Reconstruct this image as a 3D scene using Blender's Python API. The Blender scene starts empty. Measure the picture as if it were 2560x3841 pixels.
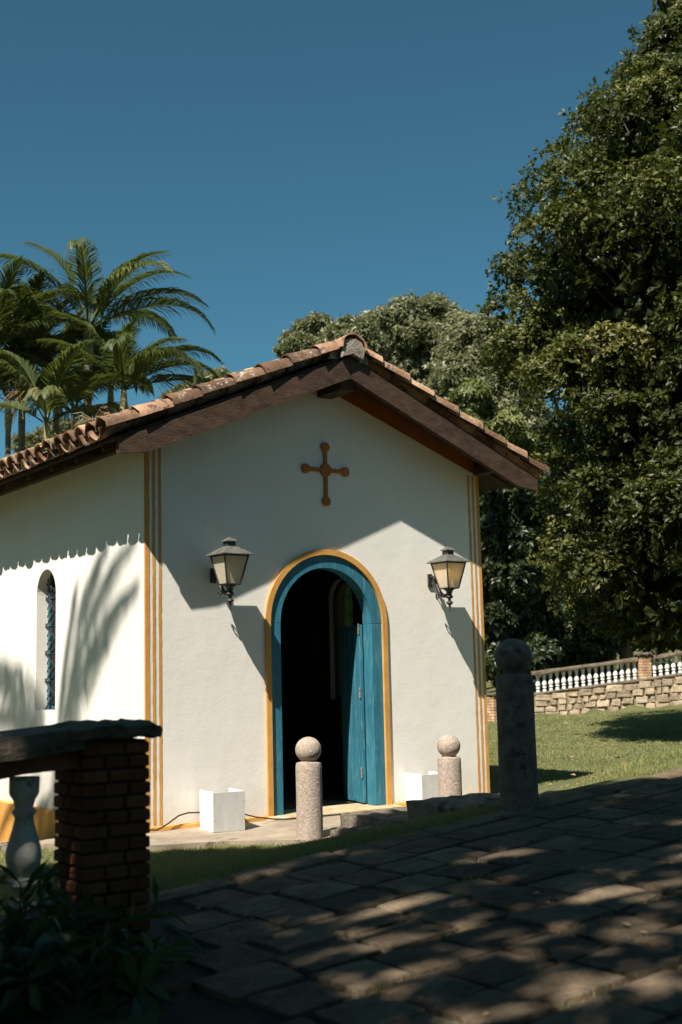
import bpy, math, random
import numpy as np
from mathutils import Vector, Matrix

rnd = random.Random(7)
nr = np.random.default_rng(11)
scn = bpy.context.scene
col = scn.collection

# ------------------------------------------------------------------ camera
CAM = np.array([-4.6877, -9.4540, 1.1993]); YAW, PITCH, ROLL, FPX = 0.61711, 0.13076, -0.02313, 4681.7
def cam_axes():
    f = np.array([math.sin(YAW)*math.cos(PITCH), math.cos(YAW)*math.cos(PITCH), math.sin(PITCH)])
    r = np.array([math.cos(YAW), -math.sin(YAW), 0.0]); u = np.cross(r, f)
    c, s = math.cos(ROLL), math.sin(ROLL)
    return c*r+s*u, -s*r+c*u, f
RX, UX, FX = cam_axes()
cd = bpy.data.cameras.new('camera'); cam = bpy.data.objects.new('camera', cd); col.objects.link(cam)
cam.matrix_world = Matrix(((RX[0], UX[0], -FX[0], CAM[0]), (RX[1], UX[1], -FX[1], CAM[1]), (RX[2], UX[2], -FX[2], CAM[2]), (0, 0, 0, 1)))
cd.sensor_fit = 'VERTICAL'; cd.sensor_height = 36.0; cd.lens = 36.0*FPX/3841.0
cd.clip_start = 0.05; cd.clip_end = 2000
cd.dof.use_dof = True; cd.dof.focus_distance = 10.8; cd.dof.aperture_fstop = 2.6
scn.camera = cam

# ------------------------------------------------------------------ sky, sun, exposure
SUN = Vector((0.871, 0.43, -1.225)).normalized()
w = bpy.data.worlds.new('World'); scn.world = w; w.use_nodes = True
nt = w.node_tree
for n in list(nt.nodes): nt.nodes.remove(n)
sky = nt.nodes.new('ShaderNodeTexSky'); sky.sky_type = 'NISHITA'; sky.sun_disc = False
sky.sun_elevation = math.radians(51.6); sky.sun_rotation = math.radians(243.7)
sky.altitude = 0; sky.air_density = 0.7; sky.dust_density = 0.6; sky.ozone_density = 6.0
bg = nt.nodes.new('ShaderNodeBackground'); bg.inputs['Strength'].default_value = 0.057
out = nt.nodes.new('ShaderNodeOutputWorld')
tn = nt.nodes.new('ShaderNodeMix'); tn.data_type = 'RGBA'; tn.blend_type = 'MULTIPLY'; tn.inputs[0].default_value = 1.0
tn.inputs[7].default_value = (.64, 1.08, .84, 1)      # deep, slightly teal sky of the picture
nt.links.new(sky.outputs[0], tn.inputs[6]); nt.links.new(tn.outputs[2], bg.inputs[0]); nt.links.new(bg.outputs[0], out.inputs[0])
sd = bpy.data.lights.new('sun', 'SUN'); sd.energy = 5.0; sd.angle = math.radians(0.53); sd.color = (1.0, 0.93, 0.82)
so = bpy.data.objects.new('sun', sd); col.objects.link(so); so.rotation_euler = SUN.to_track_quat('-Z', 'Y').to_euler()
so.location = (-20, -10, 28)
vs = scn.view_settings; vs.view_transform = 'Standard'; vs.look = 'None'; vs.gamma = 1.0; vs.exposure = 0.86
vs.use_curve_mapping = False

# ------------------------------------------------------------------ helpers
S = 2560/1568.0
def at(px, py, depth):          # pixel of the 1568-wide view at a camera depth
    d = FX + RX*(px*S-1280)/FPX - UX*(py*S-1920.5)/FPX
    return CAM + d*depth
def link(o, parent=None):
    col.objects.link(o)
    if parent is not None: o.parent = parent
    return o
def mesh_from(name, V, F, mat=None, smooth=False):
    m = bpy.data.meshes.new(name); m.from_pydata([tuple(map(float, v)) for v in V], [], F)
    if mat: m.materials.append(mat)
    if smooth: m.polygons.foreach_set('use_smooth', [True]*len(m.polygons))
    m.update(); return m
class MB:
    def __init__(s): s.V = []; s.F = []
    def add(s, V, F):
        b = len(s.V); s.V += [tuple(v) for v in V]; s.F += [tuple(i+b for i in f) for f in F]; return s
    def box(s, x0, x1, y0, y1, z0, z1):
        return s.add([(x0,y0,z0),(x1,y0,z0),(x1,y1,z0),(x0,y1,z0),(x0,y0,z1),(x1,y0,z1),(x1,y1,z1),(x0,y1,z1)],
                     [(0,3,2,1),(4,5,6,7),(0,1,5,4),(1,2,6,5),(2,3,7,6),(3,0,4,7)])
    def bbox(s, x0, x1, y0, y1, z0, z1, b=.01):     # box with chamfered edges
        V = []; idx = {}
        for i, x in enumerate((x0, x1)):
            for j, y in enumerate((y0, y1)):
                for k, z in enumerate((z0, z1)):
                    sx, sy, sz = (b, -b)[i], (b, -b)[j], (b, -b)[k]
                    for a, p in enumerate(((x, y+sy, z+sz), (x+sx, y, z+sz), (x+sx, y+sy, z))):
                        idx[i,j,k,a] = len(V); V.append(p)
        F = []
        for i in (0,1):
            f = [idx[i,0,0,0], idx[i,1,0,0], idx[i,1,1,0], idx[i,0,1,0]]; F.append(tuple(f if i else f[::-1]))
            f = [idx[0,i,0,1], idx[0,i,1,1], idx[1,i,1,1], idx[1,i,0,1]]; F.append(tuple(f if i else f[::-1]))
            f = [idx[0,0,i,2], idx[1,0,i,2], idx[1,1,i,2], idx[0,1,i,2]]; F.append(tuple(f if i else f[::-1]))
        for i in (0,1):
            for j in (0,1):
                F.append((idx[0,i,j,1], idx[1,i,j,1], idx[1,i,j,2], idx[0,i,j,2]))
                F.append((idx[i,0,j,0], idx[i,1,j,0], idx[i,1,j,2], idx[i,0,j,2]))
                F.append((idx[i,j,0,0], idx[i,j,1,0], idx[i,j,1,1], idx[i,j,0,1]))
                for k in (0,1): F.append((idx[i,j,k,0], idx[i,j,k,1], idx[i,j,k,2]))
        return s.add(V, F)
    def poly(s, pts, vec):      # extruded n-gon; pts 3-D, vec extrusion
        n = len(pts); V = [tuple(p) for p in pts] + [tuple(np.array(p)+np.array(vec)) for p in pts]
        F = [tuple(range(n)), tuple(range(2*n-1, n-1, -1))] + [(i, i+n, (i+1) % n+n, (i+1) % n) for i in range(n)]
        return s.add(V, F)
    def tube(s, pts, rad, seg=8, caps=True):
        pts = [np.array(p, float) for p in pts]; n = len(pts)
        if not hasattr(rad, '__len__'): rad = [rad]*n
        V = []; F = []
        ref = None
        for i, p in enumerate(pts):
            t = pts[min(i+1, n-1)]-pts[max(i-1, 0)]; t = t/(np.linalg.norm(t)+1e-9)
            if ref is None:
                ref = np.array([0, 0, 1.0]) if abs(t[2]) < .9 else np.array([1.0, 0, 0])
            a = np.cross(t, ref); a /= np.linalg.norm(a)+1e-9; b = np.cross(a, t); ref = b
            for k in range(seg):
                th = 2*math.pi*k/seg; V.append(p+rad[i]*(a*math.cos(th)+b*math.sin(th)))
        for i in range(n-1):
            for k in range(seg):
                k2 = (k+1) % seg; F.append((i*seg+k, i*seg+k2, (i+1)*seg+k2, (i+1)*seg+k))
        if caps: F.append(tuple(range(seg-1, -1, -1))); F.append(tuple(range((n-1)*seg, n*seg)))
        return s.add(V, F)
    def lathe(s, prof, c=(0, 0, 0), seg=24, lump=0, seed=0):
        q = np.random.default_rng(seed); V = []; F = []; n = len(prof)
        for i, (r, z) in enumerate(prof):
            for k in range(seg):
                th = 2*math.pi*k/seg; rr = r*(1+lump*q.normal()) if r > 1e-4 else r
                V.append((c[0]+rr*math.cos(th), c[1]+rr*math.sin(th), c[2]+z))
        for i in range(n-1):
            for k in range(seg):
                k2 = (k+1) % seg; F.append((i*seg+k, i*seg+k2, (i+1)*seg+k2, (i+1)*seg+k))
        F.append(tuple(range(seg-1, -1, -1))); F.append(tuple(range((n-1)*seg, n*seg)))
        return s.add(V, F)
    def build(s, name, mat, parent=None, smooth=False, angle=None, loc=None):
        o = bpy.data.objects.new(name, mesh_from(name, s.V, s.F, mat, smooth)); link(o, parent)
        if angle is not None: sharp(o.data, angle)
        if loc is not None: o.location = loc
        return o
def sharp(m, deg):
    m.polygons.foreach_set('use_smooth', [True]*len(m.polygons))
    try: m.set_sharp_from_angle(angle=math.radians(deg))
    except Exception: pass
def tag(o, label, cat, group=None):
    o['label'] = label; o['category'] = cat
    if group: o['group'] = group
    return o
def thing(name, label, cat, loc=(0, 0, 0), rz=0, group=None):
    o = bpy.data.objects.new(name, None); link(o); o.location = loc; o.rotation_euler = (0, 0, rz); o.empty_display_size = .2
    return tag(o, label, cat, group)
def fast_mesh(name, V, nv, F, mat, tint=None, smooth=False):   # V (N,3), F (M,k) numpy
    m = bpy.data.meshes.new(name); k = F.shape[1]; M = len(F)
    m.vertices.add(len(V)); m.vertices.foreach_set('co', np.ascontiguousarray(V, np.float32).ravel())
    m.loops.add(M*k); m.loops.foreach_set('vertex_index', np.ascontiguousarray(F, np.int32).ravel())
    m.polygons.add(M); m.polygons.foreach_set('loop_start', np.arange(0, M*k, k, dtype=np.int32))
    try: m.polygons.foreach_set('loop_total', np.full(M, k, np.int32))
    except Exception: pass
    if tint is not None:
        a = m.attributes.new('tint', 'FLOAT', 'FACE'); a.data.foreach_set('value', np.ascontiguousarray(tint, np.float32))
    m.polygons.foreach_set('use_smooth', np.full(M, smooth, bool))
    m.materials.append(mat); m.update(calc_edges=True); m.validate(); return m

# ------------------------------------------------------------------ materials
def newmat(name):
    m = bpy.data.materials.new(name); m.use_nodes = True; t = m.node_tree; b = t.nodes['Principled BSDF']; return m, t, b
def ramp(t, stops):
    r = t.nodes.new('ShaderNodeValToRGB'); e = r.color_ramp.elements
    while len(e) < len(stops): e.new(.5)
    for i, (p, c) in enumerate(stops): e[i].position = p; e[i].color = (*c, 1)
    return r
def noise(t, scale, detail=6, rough=.6, coord='Object', dist=0, stretch=None):
    tc = t.nodes.new('ShaderNodeTexCoord'); n = t.nodes.new('ShaderNodeTexNoise')
    n.inputs['Scale'].default_value = scale; n.inputs['Detail'].default_value = detail; n.inputs['Roughness'].default_value = rough
    n.inputs['Distortion'].default_value = dist
    src = tc.outputs[coord] if coord != 'World' else None
    if coord == 'World':
        g = t.nodes.new('ShaderNodeNewGeometry'); src = g.outputs['Position']
    if stretch:
        mp = t.nodes.new('ShaderNodeMapping'); mp.inputs['Scale'].default_value = stretch; t.links.new(src, mp.inputs[0]); src = mp.outputs[0]
    t.links.new(src, n.inputs['Vector']); return n
def mixc(t, fac, a, b, mode='MIX'):
    m = t.nodes.new('ShaderNodeMix'); m.data_type = 'RGBA'; m.blend_type = mode
    for i, v in ((0, fac), (6, a), (7, b)):
        if hasattr(v, 'links') or hasattr(v, 'is_linked'): t.links.new(v, m.inputs[i])
        elif isinstance(v, (tuple, list)): m.inputs[i].default_value = (*v, 1)
        else: m.inputs[i].default_value = v
    return m.outputs[2]
def bump(t, b, h, strength, dist):
    n = t.nodes.new('ShaderNodeBump'); n.inputs['Strength'].default_value = strength; n.inputs['Distance'].default_value = dist
    t.links.new(h, n.inputs['Height']); t.links.new(n.outputs[0], b.inputs['Normal']); return n
def surf(name, c1, c2, scale=3, rough=.8, bscale=60, bstr=.3, bdist=.01, coord='World', spots=None, objvar=0, stretch=None, spec=.3, lo=.35, hi=.65):
    m, t, b = newmat(name)
    n = noise(t, scale, 8, .65, coord, stretch=stretch); r = ramp(t, [(lo, c1), (hi, c2)]); t.links.new(n.outputs[0], r.inputs[0]); c = r.outputs[0]
    if spots:
        sc, th, colr = spots; n2 = noise(t, sc, 5, .7, coord); r2 = ramp(t, [(th, (0, 0, 0)), (th+.06, (1, 1, 1))]); t.links.new(n2.outputs[0], r2.inputs[0])
        c = mixc(t, r2.outputs[0], c, colr)
    if objvar:
        oi = t.nodes.new('ShaderNodeObjectInfo'); mr = t.nodes.new('ShaderNodeMapRange'); mr.inputs[3].default_value = 1-objvar; mr.inputs[4].default_value = 1+objvar
        t.links.new(oi.outputs['Random'], mr.inputs[0]); hs = t.nodes.new('ShaderNodeHueSaturation'); t.links.new(mr.outputs[0], hs.inputs['Value']); t.links.new(c, hs.inputs['Color']); c = hs.outputs[0]
    t.links.new(c, b.inputs['Base Color']); b.inputs['Roughness'].default_value = rough; b.inputs['Specular IOR Level'].default_value = spec
    if bstr:
        n3 = noise(t, bscale, 5, .6, coord, stretch=stretch); bump(t, b, n3.outputs[0], bstr, bdist)
    return m
def leafmat(name, stops, rough=.38, trans=.3, tcol=(.12, .2, .03), spec=.5):
    m, t, b = newmat(name)
    a = t.nodes.new('ShaderNodeAttribute'); a.attribute_name = 'tint'
    r = ramp(t, stops); t.links.new(a.outputs['Fac'], r.inputs[0]); t.links.new(r.outputs[0], b.inputs['Base Color'])
    b.inputs['Roughness'].default_value = rough; b.inputs['Specular IOR Level'].default_value = spec
    tr = t.nodes.new('ShaderNodeBsdfTranslucent'); tr.inputs[0].default_value = (*tcol, 1)
    mx = t.nodes.new('ShaderNodeMixShader'); mx.inputs[0].default_value = trans
    o = t.nodes['Material Output']; t.links.new(b.outputs[0], mx.inputs[1]); t.links.new(tr.outputs[0], mx.inputs[2]); t.links.new(mx.outputs[0], o.inputs[0])
    return m
def plaster():
    m, t, b = newmat('white_plaster')
    n = noise(t, 1.3, 8, .65, 'World'); r = ramp(t, [(.3, (.745, .71, .65)), (.7, (.80, .772, .72))]); t.links.new(n.outputs[0], r.inputs[0])
    n2 = noise(t, 9, 6, .7, 'World'); r2 = ramp(t, [(.70, (0, 0, 0)), (.78, (1, 1, 1))]); t.links.new(n2.outputs[0], r2.inputs[0])
    c = mixc(t, r2.outputs[0], r.outputs[0], (.66, .60, .51))
    ns = noise(t, 3.0, 6, .7, 'World', stretch=(5, 5, .22)); rs = ramp(t, [(.58, (0, 0, 0)), (.82, (.4, .4, .4))]); t.links.new(ns.outputs[0], rs.inputs[0])
    c = mixc(t, rs.outputs[0], c, (.60, .55, .47))
    nf = noise(t, 70, 3, .8, 'World'); rf_ = ramp(t, [(.74, (0, 0, 0)), (.77, (.7, .7, .7))]); t.links.new(nf.outputs[0], rf_.inputs[0]); c = mixc(t, rf_.outputs[0], c, (.33, .28, .22))
    # grime that clings to the lowest hand's breadth of the wall
    g = t.nodes.new('ShaderNodeNewGeometry'); sx = t.nodes.new('ShaderNodeSeparateXYZ'); t.links.new(g.outputs['Position'], sx.inputs[0])
    n4 = noise(t, 6, 6, .7, 'World'); ad = t.nodes.new('ShaderNodeMath'); ad.operation = 'MULTIPLY_ADD'; ad.inputs[1].default_value = -.5
    t.links.new(n4.outputs[0], ad.inputs[0]); t.links.new(sx.outputs['Z'], ad.inputs[2])
    mr = t.nodes.new('ShaderNodeMapRange'); mr.inputs[1].default_value = -.28; mr.inputs[2].default_value = .1; mr.inputs[3].default_value = .45; mr.inputs[4].default_value = 0
    t.links.new(ad.outputs[0], mr.inputs[0]); c = mixc(t, mr.outputs[0], c, (.45, .38, .29))
    t.links.new(c, b.inputs['Base Color']); b.inputs['Roughness'].default_value = .9; b.inputs['Specular IOR Level'].default_value = .2
    h1 = noise(t, 45, 4, .55, 'World'); bp = bump(t, b, h1.outputs[0], .22, .006)
    h2 = noise(t, 5, 3, .5, 'World'); b2 = t.nodes.new('ShaderNodeBump'); b2.inputs['Strength'].default_value = .12; b2.inputs['Distance'].default_value = .03
    t.links.new(h2.outputs[0], b2.inputs['Height']); t.links.new(b2.outputs[0], bp.inputs['Normal'])
    return m
def tilemat():
    m, t, b = newmat('terracotta_tile')
    n = noise(t, 3.5, 8, .7, 'World'); r = ramp(t, [(.36, (.22, .13, .085)), (.5, (.42, .26, .165)), (.64, (.60, .42, .29))]); t.links.new(n.outputs[0], r.inputs[0])
    oi = t.nodes.new('ShaderNodeObjectInfo'); rr = ramp(t, [(0, (.25, .22, .2)), (.45, (.75, .7, .66)), (1, (1.25, 1.2, 1.15))]); t.links.new(oi.outputs['Random'], rr.inputs[0])
    c = mixc(t, 1.0, r.outputs[0], rr.outputs[0], 'MULTIPLY')
    n2 = noise(t, 14, 8, .75, 'World'); r2 = ramp(t, [(.505, (0, 0, 0)), (.60, (1, 1, 1))]); t.links.new(n2.outputs[0], r2.inputs[0]); c = mixc(t, r2.outputs[0], c, (.07, .052, .042))
    n3 = noise(t, 17, 9, .8, 'World'); r3 = ramp(t, [(.54, (0, 0, 0)), (.61, (1, 1, 1))]); t.links.new(n3.outputs[0], r3.inputs[0]); n5 = noise(t, 2.6, 4, .6, 'World'); r5 = ramp(t, [(.44, (0, 0, 0)), (.62, (.85, .85, .85))]); t.links.new(n5.outputs[0], r5.inputs[0])
    mk = t.nodes.new('ShaderNodeMath'); mk.operation = 'MULTIPLY'; t.links.new(r3.outputs[0], mk.inputs[0]); t.links.new(r5.outputs[0], mk.inputs[1]); c = mixc(t, mk.outputs[0], c, (.55, .52, .45))
    t.links.new(c, b.inputs['Base Color']); b.inputs['Roughness'].default_value = .92; b.inputs['Specular IOR Level'].default_value = .2
    n4 = noise(t, 40, 6, .7, 'World'); bump(t, b, n4.outputs[0], .6, .012); return m
def glass(name, colr, tf=.5, rough=.3):
    m, t, b = newmat(name); b.inputs['Base Color'].default_value = (*colr, 1); b.inputs['Roughness'].default_value = rough
    tr = t.nodes.new('ShaderNodeBsdfTranslucent'); tr.inputs[0].default_value = (*colr, 1)
    tp = t.nodes.new('ShaderNodeBsdfTransparent'); tp.inputs[0].default_value = (*[min(1, c*1.1) for c in colr], 1)
    m1 = t.nodes.new('ShaderNodeMixShader'); m1.inputs[0].default_value = .5; m2 = t.nodes.new('ShaderNodeMixShader'); m2.inputs[0].default_value = tf
    o = t.nodes['Material Output']; t.links.new(b.outputs[0], m1.inputs[1]); t.links.new(tr.outputs[0], m1.inputs[2]); t.links.new(m1.outputs[0], m2.inputs[1]); t.links.new(tp.outputs[0], m2.inputs[2]); t.links.new(m2.outputs[0], o.inputs[0]); return m
def bluepaint():
    m, t, b = newmat('blue_paint')
    n = noise(t, 2.2, 8, .7, 'World', stretch=(6, 6, .8)); r = ramp(t, [(.3, (.018, .105, .155)), (.55, (.025, .155, .22)), (.75, (.075, .21, .265))]); t.links.new(n.outputs[0], r.inputs[0])
    n2 = noise(t, 16, 8, .8, 'World', stretch=(2, 2, .35)); r2 = ramp(t, [(.53, (0, 0, 0)), (.70, (.7, .7, .7))]); t.links.new(n2.outputs[0], r2.inputs[0]); c = mixc(t, r2.outputs[0], r.outputs[0], (.20, .33, .37))
    t.links.new(c, b.inputs['Base Color']); b.inputs['Roughness'].default_value = .62; b.inputs['Specular IOR Level'].default_value = .35
    n3 = noise(t, 30, 6, .7, 'World', stretch=(3, 3, .2)); bump(t, b, n3.outputs[0], .35, .006); return m

M = {}
M['plaster'] = plaster(); M['tile'] = tilemat(); M['blue'] = bluepaint()
M['ochre'] = surf('ochre_paint', (.50, .24, .05), (.62, .32, .085), 4, .8, 50, .3, .008, spots=(14, .66, (.44, .30, .16)))
M['rust'] = surf('red_ochre_paint', (.36, .125, .028), (.44, .165, .04), 4, .8, 50, .3, .008)
M['rake'] = surf('shaded_band_paint', (.27, .085, .022), (.33, .11, .03), 4, .8, 50, .3, .008)  # band colour darkened: the deeper shade under the eaves is painted in
M['wood'] = surf('dark_timber', (.038, .021, .013), (.085, .05, .032), 5, .75, 30, .5, .01, stretch=(1.5, 4, 4), spots=(9, .70, (.12, .085, .06)))
M['soffit'] = surf('soffit_timber', (.05, .028, .018), (.085, .05, .032), 4, .85, 30, .4, .008)
M['mortar'] = surf('lime_mortar', (.16, .135, .105), (.40, .35, .29), 14, .95, 60, .7, .02, spots=(20, .58, (.09, .08, .07)))
M['concrete'] = surf('concrete', (.23, .185, .135), (.38, .315, .235), 3, .92, 70, .6, .01, spots=(11, .60, (.12, .10, .075)))
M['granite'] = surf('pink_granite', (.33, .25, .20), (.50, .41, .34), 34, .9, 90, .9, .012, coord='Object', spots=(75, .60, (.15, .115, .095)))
M['granite_dark'] = surf('shaded_granite', (.13, .095, .072), (.25, .19, .15), 16, .92, 70, .8, .012, coord='Object', spots=(12, .57, (.085, .07, .06)))  # granite darkened for the shaded bollard, shade put into the colour
M['paver'] = surf('paving_stone', (.085, .061, .038), (.18, .135, .088), 6, .92, 38, 1.0, .028, objvar=.38, spots=(9, .62, (.10, .078, .055)))
M['joint'] = surf('path_soil', (.03, .024, .018), (.06, .048, .034), 9, .97, 60, .6, .02)
M['step'] = surf('step_stone', (.12, .10, .08), (.25, .21, .165), 7, .92, 35, .9, .03, spots=(6, .58, (.06, .055, .045)))
M['ground'] = surf('turf_soil', (.08, .085, .032), (.13, .13, .055), 3, .97, 80, .7, .02, spots=(2.1, .66, (.11, .085, .05)))
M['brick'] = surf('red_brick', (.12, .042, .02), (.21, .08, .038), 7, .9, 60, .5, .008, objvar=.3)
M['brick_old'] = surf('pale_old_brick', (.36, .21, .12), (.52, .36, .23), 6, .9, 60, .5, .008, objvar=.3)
M['coping'] = surf('stone_coping', (.085, .065, .045), (.19, .15, .105), 8, .93, 50, .7, .015, spots=(7, .58, (.06, .05, .04)))
M['baluster'] = surf('cement_baluster', (.52, .48, .41), (.68, .64, .56), 7, .9, 60, .4, .008, coord='Object', spots=(6, .57, (.20, .19, .17)))
M['baluster_white'] = surf('whitewashed_baluster', (.72, .70, .65), (.80, .78, .74), 6, .85, 50, .3, .008, spots=(9, .68, (.48, .44, .37)))
M['fieldstone'] = surf('field_stone', (.27, .205, .135), (.46, .37, .265), 5, .92, 30, .8, .02, objvar=.35, spots=(5, .62, (.14, .115, .085)))
M['wallcore'] = surf('wall_mortar', (.20, .15, .10), (.31, .24, .16), 6, .95, 40, .6, .02)
M['iron'] = surf('cast_iron', (.012, .012, .012), (.035, .034, .031), 20, .55, 60, .3, .004, spec=.5)
M['lampmetal'] = surf('weathered_lamp_metal', (.07, .068, .06), (.13, .125, .11), 14, .6, 60, .2, .003, spec=.5)
M['white_board'] = surf('white_painted_board', (.80, .80, .79), (.86, .86, .85), 4, .6, 40, .1, .003, spots=(16, .70, (.66, .65, .63)))
M['grey_board'] = surf('greyed_primer_board', (.40, .395, .38), (.47, .465, .45), 4, .6, 40, .1, .003, stretch=(5, 5, 1), spots=(16, .68, (.56, .55, .53)))
M['steel'] = surf('hinge_steel', (.10, .09, .08), (.3, .28, .25), 30, .45, 60, .2, .003, spec=.6)
M['cable'] = surf('black_cable', (.012, .011, .01), (.02, .02, .018), 10, .6, 60, 0)
M['bark'] = surf('tree_bark', (.06, .047, .035), (.14, .115, .088), 6, .95, 20, .9, .03, stretch=(3, 3, .6))
M['palm_trunk'] = surf('palm_trunk', (.16, .125, .085), (.30, .25, .18), 5, .9, 16, .9, .03, stretch=(.5, .5, 5))
M['crownshaft'] = surf('palm_crownshaft', (.17, .17, .06), (.34, .29, .14), 4, .6, 20, .2, .01, stretch=(4, 4, .5))
M['floor'] = surf('tile_floor', (.09, .06, .035), (.13, .09, .055), 4, .6, 40, .2, .004)
M['inner'] = surf('dark_inner_lining', (.05, .03, .018), (.08, .05, .03), 2, .9, 40, .2, .006)  # dark brown that stands in for the unlit interior
M['pew'] = surf('pew_wood', (.11, .05, .022), (.17, .08, .035), 5, .5, 30, .2, .004, stretch=(1, 6, 6))
M['lamp_glass'] = glass('frosted_lamp_glass', (.86, .80, .66), .16, .35)
M['window_glass'] = glass('church_glass_teal', (.012, .06, .08), .25, .12)
M['window_clear'] = glass('frosted_church_glass', (.34, .33, .20), .35, .35)
m, t, b = newmat('lit_bulb'); b.inputs['Emission Color'].default_value = (1, .62, .25, 1); b.inputs['Emission Strength'].default_value = 3; M['bulb'] = m
m, t, b = newmat('bulb_glass'); b.inputs['Base Color'].default_value = (.8, .78, .7, 1); b.inputs['Roughness'].default_value = .2; M['bulb_off'] = m
M['leaf_big'] = leafmat('glossy_leaf', [(0, (.022, .028, .006)), (.5, (.048, .057, .011)), (.85, (.098, .105, .02)), (1, (.17, .155, .045))], .48, .24, (.10, .13, .015), .32)
M['leaf_olive'] = leafmat('olive_leaf', [(0, (.09, .10, .045)), (.5, (.165, .17, .08)), (.9, (.23, .225, .115)), (1, (.31, .29, .17))], .45, .3, (.22, .25, .09))
M['leaf_bright'] = leafmat('bright_leaf', [(0, (.07, .088, .025)), (.5, (.135, .16, .045)), (1, (.24, .25, .085))], .36, .3, (.18, .24, .04))
M['leaf_dark'] = leafmat('understory_leaf', [(0, (.014, .022, .008)), (.6, (.03, .044, .014)), (1, (.075, .09, .03))], .40, .2, (.06, .10, .015))  # leaf colour set low to stand in for shade beyond the wall
M['leaf_palm'] = leafmat('palm_leaflet', [(0, (.035, .05, .014)), (.5, (.06, .08, .022)), (.9, (.10, .12, .035)), (1, (.22, .17, .07))], .5, .28, (.15, .19, .03), .35)
M['leaf_plant'] = leafmat('garden_leaf', [(0, (.014, .032, .008)), (1, (.04, .075, .018))], .35, .3, (.1, .2, .03))
M['grass'] = leafmat('grass_blade', [(0, (.14, .16, .06)), (.5, (.26, .275, .10)), (.9, (.34, .325, .14)), (1, (.44, .36, .21))], .6, .35, (.26, .27, .09), .25)
M['dead_leaf'] = surf('dead_leaf', (.20, .11, .05), (.38, .25, .13), 5, .8, 20, 0, objvar=.4)

# ------------------------------------------------------------------ terrain
W = 3.744; XC = 1.86; CL = 6.6            # chapel width, gable centre, length
def sstep(a, b, x): t = np.clip((x-a)/(b-a), 0, 1); return t*t*(3-2*t)
def zpath(x): return .31+.095*np.clip(x, -7, 5)
FW0 = np.array([15.99, 11.91]); FWD = np.array([.8107, -.5855]); FWN = np.array([.5855, .8107])
def hz(x, y):
    x = np.asarray(x, float); y = np.asarray(y, float)
    left = -.06-.115*np.clip(y, 0, 5)
    a = (x-FW0[0])*FWD[0]+(y-FW0[1])*FWD[1]
    farz = .18+.0457*np.clip(a, -3, 8)
    d = np.hypot(x-4, y-0)
    right = .0+(farz-.0)*sstep(2, 16, d)
    base = left+(right-left)*sstep(1.0, 4.2, x)
    e1 = -1.25+2.2*sstep(2.2, 4.5, x)
    t = sstep(0, 1, (y+3.6)/(e1+3.6))
    z = zpath(x)*(1-t)+base*t
    s = (x-FW0[0])*FWN[0]+(y-FW0[1])*FWN[1]
    z = z+np.where(s > .1, .35*sstep(.1, .5, s)+np.clip(s-.5, 0, 60)*.07, 0)
    return z-.03
def axis(*segs):
    r = [segs[0][0]]
    for a, b, st in segs: r += list(np.linspace(a, b, max(2, int(round((b-a)/st))+1))[1:])
    return np.array(r)
gx = axis((-300, -40, 26), (-40, -6, 2), (-6, 6, .12), (6, 30, .6), (30, 320, 29)); gy = axis((-300, -40, 26), (-40, -9, 2), (-9, 2, .12), (2, 30, .6), (30, 320, 29))
X, Y = np.meshgrid(gx, gy, indexing='xy'); Z = hz(X, Y)
ny, nx = X.shape; V = np.stack([X, Y, Z], -1).reshape(-1, 3)
i = (np.arange(ny-1)[:, None]*nx+np.arange(nx-1)[None]).ravel(); F = np.stack([i, i+1, i+nx+1, i+nx], -1)
g = bpy.data.objects.new('ground', fast_mesh('ground', V, 0, F, M['ground'], smooth=True)); link(g); g['kind'] = 'structure'

# ------------------------------------------------------------------ path of squared stones
def bedx(y): return -2.0-.38*max(0, -3.9-y)      # left border of the paving
pm = MB()
ys = np.linspace(-12, -3.62, 24)
V = []; F = []
for k, yy in enumerate(ys):
    for xx in np.linspace(bedx(yy)-.05, 13, 32): V.append((xx, yy, float(zpath(xx))-.022))
for k in range(len(ys)-1):
    for j in range(31): F.append((k*32+j, k*32+j+1, (k+1)*32+j+1, (k+1)*32+j))
pm.add(V, F); path = pm.build('path', M['joint']); path['kind'] = 'structure'
def stone_mesh(lx, ly, h, q, mat, n=9, dome=.003, name='paving_stone'):
    P = []
    cor = [(-lx/2+q.uniform(-.009, .009), -ly/2+q.uniform(-.02, .02)), (lx/2+q.uniform(-.009, .009), -ly/2+q.uniform(-.02, .02)), (lx/2+q.uniform(-.009, .009), ly/2+q.uniform(-.009, .009)), (-lx/2+q.uniform(-.009, .009), ly/2+q.uniform(-.009, .009))]
    for k in range(4):
        a, b = np.array(cor[k]), np.array(cor[(k+1) % 4])
        for f in (.04, .36, .66, .96): P.append(a+(b-a)*f+np.array([q.uniform(-.005, .005), q.uniform(-.005, .005)]))
    n = len(P); V = []; F = []
    for p in P: V.append((p[0], p[1], -h))
    for p in P: V.append((p[0], p[1], -.018+q.uniform(-.004, .004)))
    for p in P: V.append((p[0]*.95, p[1]*.95, q.uniform(-.003, .002)))
    for p in P: V.append((p[0]*.5, p[1]*.5, dome+q.uniform(-.003, .003)))
    V.append((0, 0, dome))
    for r in range(3):
        for k in range(n): F.append((r*n+k, r*n+(k+1) % n, (r+1)*n+(k+1) % n, (r+1)*n+k))
    for k in range(n): F.append((3*n+k, 3*n+(k+1) % n, 4*n))
    m = mesh_from(name, V, F, mat, True); sharp(m, 50); return m
q = random.Random(3)
SX, SY = .315, .325
sm = [stone_mesh(SX-.016, SY-.016, .07, q, M['paver']) for _ in range(7)]
km = [stone_mesh(.645, .2, .08, q, M['paver']) for _ in range(4)]
tilt = math.atan(.095)
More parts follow.
